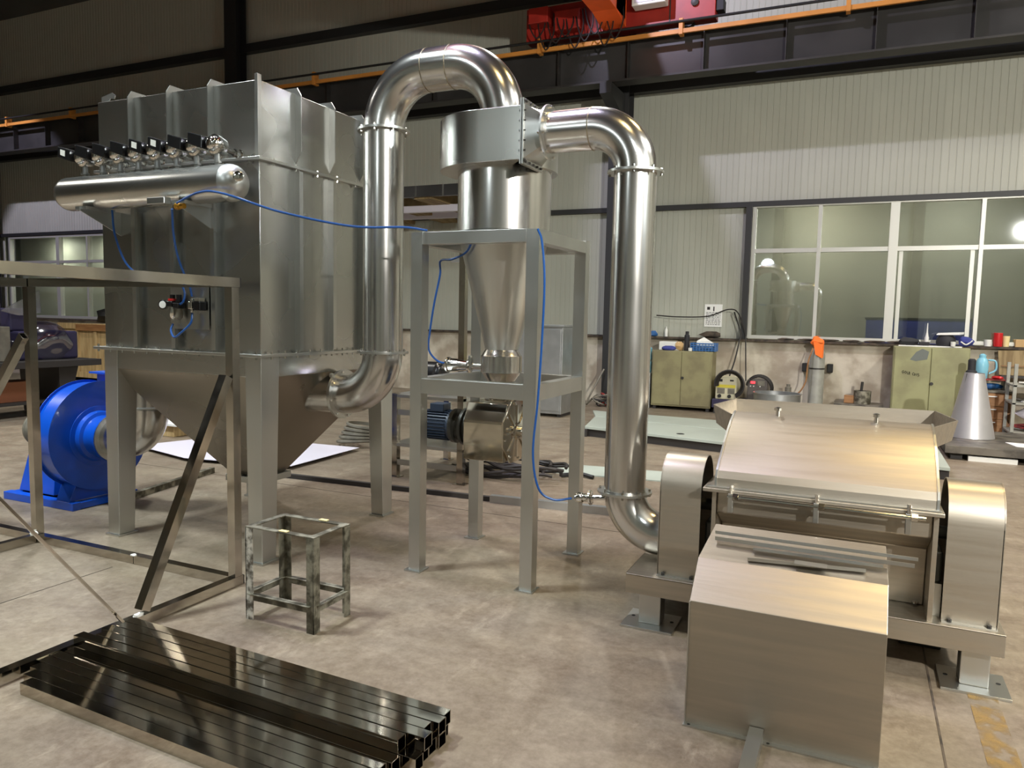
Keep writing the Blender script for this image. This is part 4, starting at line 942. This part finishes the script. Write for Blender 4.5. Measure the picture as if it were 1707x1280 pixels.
# on top of the olive cupboard
bk = thing('basket', 'blue plastic basket with papers on the low olive cupboard', 'basket', (-2.38, 13.05, 1.022))
b1 = MB(); x0, x1, y0, y1, z0, z1 = -2.60, -2.19, 12.93, 13.2, 1.024, 1.165
b1.hexa([(x0+.02,y0+.02,z0),(x1-.02,y0+.02,z0),(x1-.02,y1-.02,z0),(x0+.02,y1-.02,z0),(x0+.015,y0+.015,z0+.006),(x1-.015,y0+.015,z0+.006),(x1-.015,y1-.015,z0+.006),(x0+.015,y1-.015,z0+.006)])
for (a0,b0),(a1,b1_) in (((x0,y0),(x1,y0)),((x1,y0),(x1,y1)),((x1,y1),(x0,y1)),((x0,y1),(x0,y0))):
    for zz in (z0+.02, z0+.055, z0+.09, z1-.012): b1.bar((a0,b0,zz),(a1,b1_,zz), .008, .02)
    for k in range(9):
        t = k/8; b1.bar((a0+(a1-a0)*t, b0+(b1_-b0)*t, z0), (a0+(a1-a0)*t, b0+(b1_-b0)*t, z1), .008, .012, (1,.3,0))
b1.build('shell', 'basket_blue', bk, 0, 0)
o = MB().hexa([(-2.52,12.95,1.10),(-2.24,12.95,1.09),(-2.24,13.17,1.15),(-2.52,13.17,1.19),(-2.50,12.96,1.20),(-2.26,12.96,1.18),(-2.30,13.16,1.19),(-2.42,13.16,1.26)]).build('papers', 'white_paper', None, 0, 0); tag(o, 'white papers sticking out of the blue basket', 'papers')
o = MB().box(-3.15, -2.80, 12.95, 13.2, 1.022, 1.17).build('white_box', 'white_plastic', None, .01, 0); tag(o, 'white carton on the left of the low olive cupboard top', 'box')
o = MB().lathe((-2.68,13.0,1.022), (0,0,1), [(.045,0),(.045,.26),(.03,.28),(.03,.33),(.002,.335)], 16).build('bottle', 'cap_dark', None); tag(o, 'tall black bottle beside the blue basket', 'bottle')
o = MB().lathe((-2.60,12.91,1.022), (0,0,1), [(.03,0),(.035,.005),(.035,.05),(.03,.055)], 14).build('jar', 'white_plastic', None); tag(o, 'small white jar in front of the blue basket', 'jar')
o = MB().blob((-2.97,12.93,1.055), .12, .06, .05, 31).build('glove', 'cloth_blue', None); tag(o, 'crumpled blue cloth at the front of the olive cupboard', 'cloth')
o = MB().blob((-2.80,12.98,1.10), .07, .06, .08, 33).build('paper_bag', 'cardboard', None); tag(o, 'crumpled tan paper bag next to the black bottle', 'bag')
wj = thing('water_jug', 'pale translucent water jug standing left of the low olive cupboard', 'jug', (-3.42, 13.0, 0))
MB().lathe((-3.42,13.0,.62), (0,0,1), [(.13,0),(.14,.02),(.14,.18),(.132,.19),(.132,.22),(.14,.23),(.14,.42),(.05,.50),(.04,.53)], 24).build('body', 'teal', wj)
MB().box(-3.58, -3.26, 12.85, 13.15, 0, .62).build('stand', 'galvanised', wj, .01, 0)
# on the ledge above it
o = MB().lathe((-3.13,13.37,1.246), (0,0,1), [(.028,0),(.028,.12),(.012,.15),(.012,.18)], 12).build('spray_bottle', 'white_plastic', None); tag(o, 'white spray bottle on the ledge above the white carton', 'bottle')
o = MB().blob((-3.42,13.37,1.29), .14, .05, .05, 35).build('rag', 'basket_blue', None); tag(o, 'crumpled blue rag at the left end of the ledge', 'rag')
o = MB().blob((-2.35,13.36,1.30), .16, .06, .06, 36, .3).build('rag', 'ledge_dirt', None); tag(o, 'heap of dirty brown rags on the ledge below the notice', 'rag')
# notice on the wall
nt_ = thing('notice', 'white printed notice sheet stuck on the ribbed wall left of the window', 'notice', (-2.33, 13.44, 1.45))
MB().box(-2.48, -2.18, 13.435, 13.446, 1.44, 1.83).build('sheet', 'white_paper', nt_, 0, 0)
tx = MB(); rnd = random.Random(5)
tx.box(-2.44, -2.39, 13.433, 13.435, 1.735, 1.785).box(-2.335, -2.315, 13.433, 13.435, 1.71, 1.79)
for r_ in range(9):
    z = 1.68-r_*.026; x = -2.455
    while x < -2.21:
        w = rnd.uniform(.015, .05); tx.box(x, min(x+w,-2.205), 13.4335, 13.435, z, z+.010); x += w+.012
stuff(tx.build('print_lines', 'cable_black', nt_, 0, 0))
# hanging cables
o = MB().tube(spline([(-3.3,13.3,1.62),(-2.9,13.25,1.60),(-2.4,13.25,1.62),(-2.05,13.22,1.74),(-1.88,13.22,1.68),(-1.75,13.25,1.32),(-1.72,13.1,1.20),(-1.68,13.05,.55)], 8), .011, 6).build('cable', 'cable_black', None); tag(o, 'black cable strung along the wall and dropping by the window post', 'cable')
o = MB().tube(spline([(-1.95,13.25,1.70),(-1.83,13.25,1.35),(-1.84,13.2,1.2),(-1.88,13.1,.9),(-1.95,13.05,.62)], 8), .014, 6).build('cable', 'dark_steel', None); tag(o, 'dark cable hanging down to the cream welding machine', 'cable')
# welding machines
w1 = thing('welding_machine', 'cream welding machine with yellow label and coiled torch cable', 'welding machine', (-1.95, 12.95, .24))
MB().box(-2.13, -1.79, 12.80, 13.22, .245, .62).build('case', 'welder_cream', w1, .012, 0)
MB().box(-2.11, -1.81, 12.795, 12.80, .44, .49).build('label', 'welder_yellow', w1, 0, 0)
MB().box(-2.08, -2.02, 12.795, 12.80, .54, .58).box(-1.90, -1.84, 12.795, 12.80, .55, .575).build('meter', 'hidden_dark', w1, 0, 0)
MB().lathe((-2.06,12.80,.30), (0,-1,0), [(.03,0),(.03,.03)], 12).build('socket', 'hidden_dark', w1); MB().lathe((-1.90,12.80,.30), (0,-1,0), [(.03,0),(.03,.03)], 12).build('socket', 'hidden_dark', w1)
MB().box(-2.10, -1.98, 12.794, 12.80, .34, .43).box(-1.93, -1.82, 12.794, 12.80, .34, .43).build('vent', 'coil_grey', w1, 0, 0)
for k in range(4):
    MB().tube(arc((-1.90,12.78-.02*k,.50), .19+.015*k, -60, 190, 'xz', 18), .015, 6).build('torch_cable', 'cable_black', w1)
w2 = thing('welding_machine', 'dark grey welding machine with a lit red display and cable over it', 'welding machine', (-1.47, 12.95, .24))
MB().box(-1.62, -1.31, 12.80, 13.22, .245, .60).build('case', 'welder_grey', w2, .012, 0)
MB().box(-1.57, -1.50, 12.794, 12.80, .535, .57).build('display', 'led_red', w2, 0, 0)
MB().box(-1.46, -1.35, 12.794, 12.80, .50, .58).build('panel', 'coil_grey', w2, 0, 0)
for x in (-1.57,-1.52,-1.42): MB().lathe((x,12.80,.49), (0,-1,0), [(.01,0),(.01,.01)], 8).build('knob', 'white_plastic', w2)
for k in range(3): MB().tube(arc((-1.44,12.8+.05*k,.46), .19+.01*k, -20, 170, 'xz', 16), .015, 6).build('torch_cable', 'cable_black', w2)
o = thing('crate', 'low purple grey crate carrying the two welding machines', 'crate', (-1.7, 13.0, 0))
MB().box(-2.18, -1.25, 12.78, 13.24, .10, .243).build('box', 'purple_wrapped', o, .005, 0)
for x in (-2.15, -1.35): MB().box(x, x+.07, 12.8, 13.2, 0, .10).build('foot', 'bench_dark', o, 0, 0)
dr = MB().lathe((-1.11,12.35,0), (0,0,1), [(.335,.005),(.345,.005),(.35,.44),(.34,.44),(.335,.02),(.001,.02)], 36, False).build('open_drum', 'galvanised', None); tag(dr, 'open topped galvanised sheet drum in front of the wall', 'drum')
MB().ring((-1.11,12.35,.43), (0,0,1), .337, .363, .014).build('rim', 'galvanised', dr)
# gas cylinder with orange cloth
gc = thing('gas_cylinder', 'grey gas cylinder chained upright to the wall under an orange cloth', 'gas cylinder', (-.59, 13.12, 0))
MB().lathe((-.59,13.12,0), (0,0,1), [(.10,0),(.115,.01),(.115,1.02),(.10,1.09),(.06,1.13),(.04,1.15),(.04,1.20)], 24).build('body', 'cylinder_grey', gc)
MB().ring((-.59,13.12,.80), (0,0,1), .114, .12, .02).build('chain_band', 'dark_steel', gc)
for x in (-.78, -.40): MB().box(x-.045, x+.045, 13.26, 13.38, .74, .88).build('wall_bracket', 'rubber', gc, .01, 0)
MB().tube(spline([(-.66,13.0,1.14),(-.72,12.95,.9),(-.74,12.95,.6),(-.85,12.95,.40),(-.98,12.98,.42)], 8), .012, 6).build('gas_hose', 'wood_drawer', gc)
MB().lathe((-1.0,12.98,.40), (0,0,1), [(.05,0),(.05,.09),(.03,.1),(.03,.14)], 10).build('gauge', 'coil_grey', gc)
oc = MB(); 
oc.blob((-.60,13.08,1.235), .105, .09, .075, 41, .3, 3); oc.hexa([(-.62,12.985,1.04),(-.52,12.985,.98),(-.50,13.0,1.0),(-.62,13.0,1.06),(-.66,12.99,1.24),(-.52,12.99,1.24),(-.50,13.03,1.24),(-.66,13.03,1.24)])
o = oc.build('cloth', 'cloth_orange', None); tag(o, 'bright orange cloth draped over the gas cylinder valve', 'cloth')
pt = MB().lathe((.10,12.95,.0), (0,0,1), [(.125,.30),(.125,.50),(.119,.50),(.119,.31)], 24).build('steel_pot', 'steel_old', None); tag(pt, 'small steel pot with a rod standing before the wall', 'pot')
MB().tube([(.07,12.95,.32),(.09,12.95,.64)], .02, 8).build('rod', 'dark_steel', pt)
o = MB().box(-.16, -.02, 12.9, 13.0, .30, .42).build('small_box', 'wood_drawer', None, .004, 0); tag(o, 'small dark brown box beside the steel pot', 'box')
o = MB().box(-.3, .4, 12.75, 13.25, 0, .298).build('low_bench', 'table_steel', None, .01, 0); tag(o, 'low steel bench under the pot in front of the wall', 'bench')
# on the ledge at the window
for k in range(6):
    x = -1.1+k*.33
    o = MB().blob((x,13.33,1.265), .14, .03, .018, 50+k, .3).build('rag', 'ledge_dirt', None); tag(o, 'flat dirty rag lying on the window ledge, %s counted from the dark window post' % ordw[k], 'rag', 'dirty rags on the window ledge')
o = MB().hexa([(.56,13.0,1.217),(1.40,12.95,1.217),(1.44,13.2,1.217),(.58,13.2,1.217),(.56,13.0,1.232),(1.40,12.95,1.235),(1.44,13.2,1.235),(.58,13.2,1.232)]).build('newspaper', 'white_paper', None, 0, 0); tag(o, 'white sheets of paper spread on the tall green cupboard', 'papers')
o = MB().blob((.70,13.1,1.29), .14, .07, .06, 61).build('tool_bag', 'cap_dark', None); tag(o, 'black cloth bundle on the left of the tall green cupboard', 'bundle')
o = MB().box(.84, .98, 13.0, 13.12, 1.236, 1.29).build('tool_case', 'cap_dark', None, .01, 0); tag(o, 'small black case beside the white nozzle bottle', 'case')
o = MB().lathe((.95,13.2,1.236), (0,0,1), [(.03,0),(.03,.12),(.022,.14),(.012,.2),(.006,.34)], 14).build('nozzle_bottle', 'white_plastic', None); tag(o, 'white bottle with a long tapering nozzle on the green cupboard', 'bottle')
hm = MB().lathe((1.20,13.1,1.236), (0,0,1), [(.125,0),(.135,.06),(.125,.12),(.09,.165),(.002,.18)], 20).build('work_helmet', 'cap_dark', None); tag(hm, 'dark work helmet with papers on it on green cupboard', 'helmet')
MB().hexa([(1.06,13.0,1.40),(1.36,12.98,1.41),(1.44,13.18,1.42),(1.1,13.2,1.42),(1.06,13.0,1.41),(1.36,12.98,1.44),(1.44,13.18,1.45),(1.1,13.2,1.43)]).build('papers', 'white_paper', hm, 0, 0)
hl = thing('blue_bag', 'blue bag with white straps on the right end of green cupboard', 'bag', (1.42, 13.05, 1.236))
MB().blob((1.46,13.02,1.31), .105, .08, .07, 63, .2, 3).build('body', 'cloth_blue', hl)
MB().tube(spline([(1.38,12.95,1.31),(1.45,12.935,1.27),(1.53,12.95,1.33)], 6), .01, 6).build('strap', 'white_plastic', hl)
o = MB().lathe((1.28,12.93,1.236), (0,0,1), [(.03,0),(.035,.07)], 12).build('cup', 'white_plastic', None); tag(o, 'white paper cup in front of the dark work helmet', 'cup')
o = MB().lathe((1.775,13.33,1.246), (0,0,1), [(.045,0),(.05,.10),(.047,.10),(.043,.01)], 16).build('cup', 'white_plastic', None); tag(o, 'white cup on the ledge left of the red can', 'cup')
o = MB().lathe((1.90,13.33,1.246), (0,0,1), [(.058,0),(.06,.005),(.06,.20),(.056,.205)], 20).build('red_can', 'can_red', None); tag(o, 'bright red can standing on the window ledge', 'can')
o = MB().lathe((2.005,13.34,1.246), (0,0,1), [(.04,0),(.05,.16),(.047,.16),(.038,.01)], 16).build('cup', 'cup_cream', None); tag(o, 'cream paper cup on the ledge right of the red can', 'cup')
o = MB().box(2.12, 2.5, 13.29, 13.48, 1.246, 1.36).build('carton', 'cardboard', None, .004, 0); tag(o, 'brown carton on the ledge at the right end', 'carton')
# drawer unit, jug, board, shelf at the right edge
du = thing('drawer_unit', 'wooden drawer unit with white handles behind the steel cone', 'drawers', (1.85, 12.85, 0))
MB().box(1.60, 2.02, 12.62, 13.1, 0, .60).build('body', 'wood_drawer', du, .004, 0)
MB().box(1.58, 2.05, 12.60, 13.12, .60, .63).build('top', 'coil_grey', du, .003, 0)
for k in range(3):
    d = MB().box(1.62, 2.0, 12.605, 12.62, .04+.185*k, .215+.185*k).build('drawer', 'wood_drawer', du, .003, 0)
    MB().box(1.66, 1.84, 12.585, 12.605, .17+.185*k, .185+.185*k).build('handle', 'white_plastic', d, .002, 0)
sh_ = thing('tool_tray', 'small raised tray with red and blue tools on the drawer unit', 'tray', (1.75, 12.85, .63))
MB().box(1.60, 1.95, 12.7, 13.0, .77, .785).build('shelf', 'rag_red', sh_, .002, 0)
for x in (1.61, 1.93): MB().box(x, x+.015, 12.72, 12.98, .632, .77).build('support', 'gear_dark', sh_, 0, 0)
MB().blob((1.78,12.8,.68), .13, .06, .045, 71).build('tools', 'basket_blue', sh_)
MB().blob((1.86,12.8,.81), .07, .05, .025, 72).build('tools', 'can_red', sh_)
th = thing('thermos_jug', 'pale teal thermos jug with handle standing on the tray', 'jug', (1.66, 12.85, .786))
MB().lathe((1.66,12.85,.786), (0,0,1), [(.07,0),(.075,.01),(.085,.20),(.07,.27),(.045,.30),(.045,.34),(.02,.36)], 20).build('body', 'teal', th)
MB().tube(spline([(1.73,12.82,1.06),(1.82,12.82,1.04),(1.83,12.82,.92),(1.75,12.82,.86)], 6), .013, 8).build('handle', 'teal', th)
dk = MB().lathe((1.49,12.5,.0), (0,0,1), [(.07,.0),(.07,.9),(.05,.92),(.05,1.06),(.03,1.08)], 14).build('black_canister', 'cap_dark', None); tag(dk, 'tall black canister behind the cone beside green cupboard', 'canister')
wb = thing('wood_board', 'large wooden board leaning on the wall above the shelf rack', 'board', (2.2, 13.2, .85))
MB().hexa([(1.93,13.20,.83),(2.7,13.20,.83),(2.7,13.22,.83),(1.93,13.22,.83),(1.90,13.24,1.19),(2.7,13.24,1.22),(2.7,13.26,1.22),(1.90,13.26,1.19)]).build('plank', 'wood_board', wb, .002, 0)
MB().box(1.95, 2.7, 13.19, 13.2, .96, .975).build('batten', 'wood_drawer', wb, 0, 0)
MB().box(1.93, 2.7, 13.0, 13.24, .80, .83).build('support', 'bench_dark', wb, 0, 0)
rk2 = thing('shelf_rack', 'grey steel shelf rack with plastic bags at the right edge', 'shelf', (2.3, 12.4, 0))
for x in (1.93, 2.85):
    for y in (12.0, 12.55): MB().box(x, x+.04, y, y+.04, 0, 1.05).build('post', 'cylinder_grey', rk2, 0, 0)
for z in (.10, .50, .74): MB().box(1.93, 2.89, 12.0, 12.59, z, z+.025).build('shelf', 'cylinder_grey', rk2, .002, 0)
o = MB().blob((2.30,12.25,.365), .27, .17, .10, 81, .2, 3).build('plastic_bag', 'sheet_white', None); tag(o, 'white plastic bag on the lower level of the shelf rack', 'bag')
o = MB().blob((2.28,12.22,.185), .27, .17, .045, 82, .25, 3).build('red_cloth', 'rag_red', None); tag(o, 'red cloth bundle under the white plastic bag', 'cloth')
o = MB().prism([(2.06,.53),(2.24,.53),(2.22,.66),(2.16,.62)], 'xz', 12.1, 12.22).build('folded_film', 'white_plastic', None, 0, 0); tag(o, 'folded white film on the middle shelf of the rack', 'film')
o = MB().blob((2.2,12.32,.55), .2, .1, .025, 83).build('rag', 'coil_grey', None); tag(o, 'grey rag behind folded film on the middle shelf', 'rag')
o = MB().blob((2.25,12.25,.785), .24, .12, .02, 84, .2).build('plastic_sheet', 'white_plastic', None); tag(o, 'crumpled white sheet on the top shelf of the rack', 'sheet')
# low steel table with the cone
tb2 = thing('low_table', 'low heavy steel table carrying the big steel cone', 'table', (2.2, 10.6, 0))
MB().box(.98, 3.6, 9.95, 11.6, .075, .165).build('top', 'table_steel', tb2, .004, 0)
for x in (1.05, 2.4, 3.4):
    for y in (10.05, 11.4): MB().box(x, x+.12, y, y+.12, 0, .075).build('foot', 'bench_dark', tb2, 0, 0)
MB().box(1.22, 1.70, 9.96, 10.05, .0, .055).build('spacer', 'white_plastic', tb2, 0, 0)
cn2 = MB().lathe((1.33,10.85,.167), (0,0,1), [(.262,0),(.265,.005),(.108,.80),(.103,.80),(.257,.005)], 48, False).build('steel_cone', 'cone_steel', None); tag(cn2, 'large shiny truncated steel cone standing on the low table', 'cone')
MB().tube([(1.13,10.72,.19),(1.245,10.79,.96)], .008, 6).build('weld_seam', 'dark_steel', cn2)
o = MB().hexa([(1.72,10.25,.166),(2.3,10.1,.166),(2.5,10.5,.166),(1.66,10.55,.166),(1.72,10.25,.172),(2.3,10.1,.172),(2.5,10.5,.172),(1.66,10.55,.172)]).build('paper_sheet', 'white_paper', None, 0, 0); tag(o, 'white paper sheet lying on the low table by cone', 'paper')

# ================================================================== FAR LEFT BACKGROUND
bn = thing('workbench', 'dark heavy workbench behind the open frame at the far left', 'workbench', (-10.9, 7.0, 0))
MB().box(-11.5, -10.3, 5.6, 7.65, .70, .79).build('top', 'bench_dark', bn, .004, 0)
for y in (5.9, 7.1):
    MB().hexa([(-11.3,y,0),(-10.45,y,0),(-10.45,y+.10,0),(-11.3,y+.10,0),(-11.3,y-.05,.70),(-10.4,y-.05,.70),(-10.4,y+.25,.70),(-11.3,y+.25,.70)]).build('leg', 'bench_dark', bn, 0, 0)
MB().box(-11.3, -10.5, 6.1, 7.0, .18, .22).build('shelf', 'bench_dark', bn, 0, 0)
pk = thing('wrapped_machine', 'purple machine part wrapped in clear film on the dark workbench', 'wrapped machine', (-10.9, 7.1, .79))
MB().box(-11.3, -10.6, 6.62, 7.5, .795, 1.2).build('block', 'purple_wrapped', pk, .03, 0)
MB().box(-11.2, -10.75, 6.6, 6.98, 1.2, 1.52).build('block', 'purple_wrapped', pk, .03, 0)
MB().blob((-10.92,7.05,1.02), .42, .56, .30, 91, .12, 4).build('film', 'plastic_film', pk)
MB().prism([(6.45,1.48),(7.0,1.78),(7.02,1.46),(6.7,1.42)], 'yz', -10.72, -10.70).build('film', 'plastic_film', pk, 0, 0)
pk2 = thing('wrapped_machine', 'smaller film wrapped dark block left on the workbench end', 'wrapped machine', (-10.9, 6.0, .79))
MB().box(-11.1, -10.55, 5.75, 6.38, 1.28, 1.60).build('block', 'purple_wrapped', pk2, .03, 0)
MB().box(-11.1, -10.5, 5.7, 6.45, .795, 1.27).build('base', 'coil_grey', pk2, .01, 0)
MB().blob((-10.8,6.05,1.3), .34, .40, .42, 92, .12, 4).build('film', 'plastic_film', pk2)
bx = MB().box(-11.0, -10.6, 6.3, 6.85, .222, .50).build('orange_carton', 'orange_box', None, .004, 0); tag(bx, 'brown orange carton on the shelf below the dark workbench', 'carton')
wc = thing('wooden_crate', 'upright pale wooden crate with a paper label near the far wall', 'crate', (-15, 10.9, 0))
MB().box(-15.55, -14.1, 10.62, 11.5, .10, 1.20).build('box', 'wood_crate', wc, .004, 0)
for x0_, x1_ in ((-15.60,-15.47),(-15.02,-14.96),(-14.5,-14.4)): MB().box(x0_, x1_, 10.59, 10.62, .08, 1.22).build('batten', 'wood_crate', wc, .003, 0)
for z in (.08, 1.10): MB().box(-15.60, -14.05, 10.575, 10.59, z, z+.12).build('batten', 'wood_crate', wc, .003, 0)
MB().box(-15.0, -14.05, 10.56, 10.575, 1.07, 1.20).build('dark_batten', 'wood_drawer', wc, 0, 0)
lb = MB().box(-15.38, -15.15, 10.61, 10.618, .70, .98).build('paper_label', 'white_paper', wc, 0, 0)
tl = MB()
for k in range(4): tl.box(-15.34, -15.19-.03*(k % 2), 10.606, 10.61, .75+.05*k, .765+.05*k)
stuff(tl.build('print_lines', 'cable_black', lb, 0, 0))
for x in (-15.4, -14.4): MB().box(x, x+.12, 10.65, 11.4, 0, .10).build('skid', 'bench_dark', wc, 0, 0)
o = MB().blob((-14.45,10.95,1.38), .25, .2, .18, 95, .3).build('black_bag', 'rubber', None); tag(o, 'crumpled black bag on top of the pale wooden crate', 'bag')

for o in bpy.data.objects:
    if '_w' in o: del o['_w']
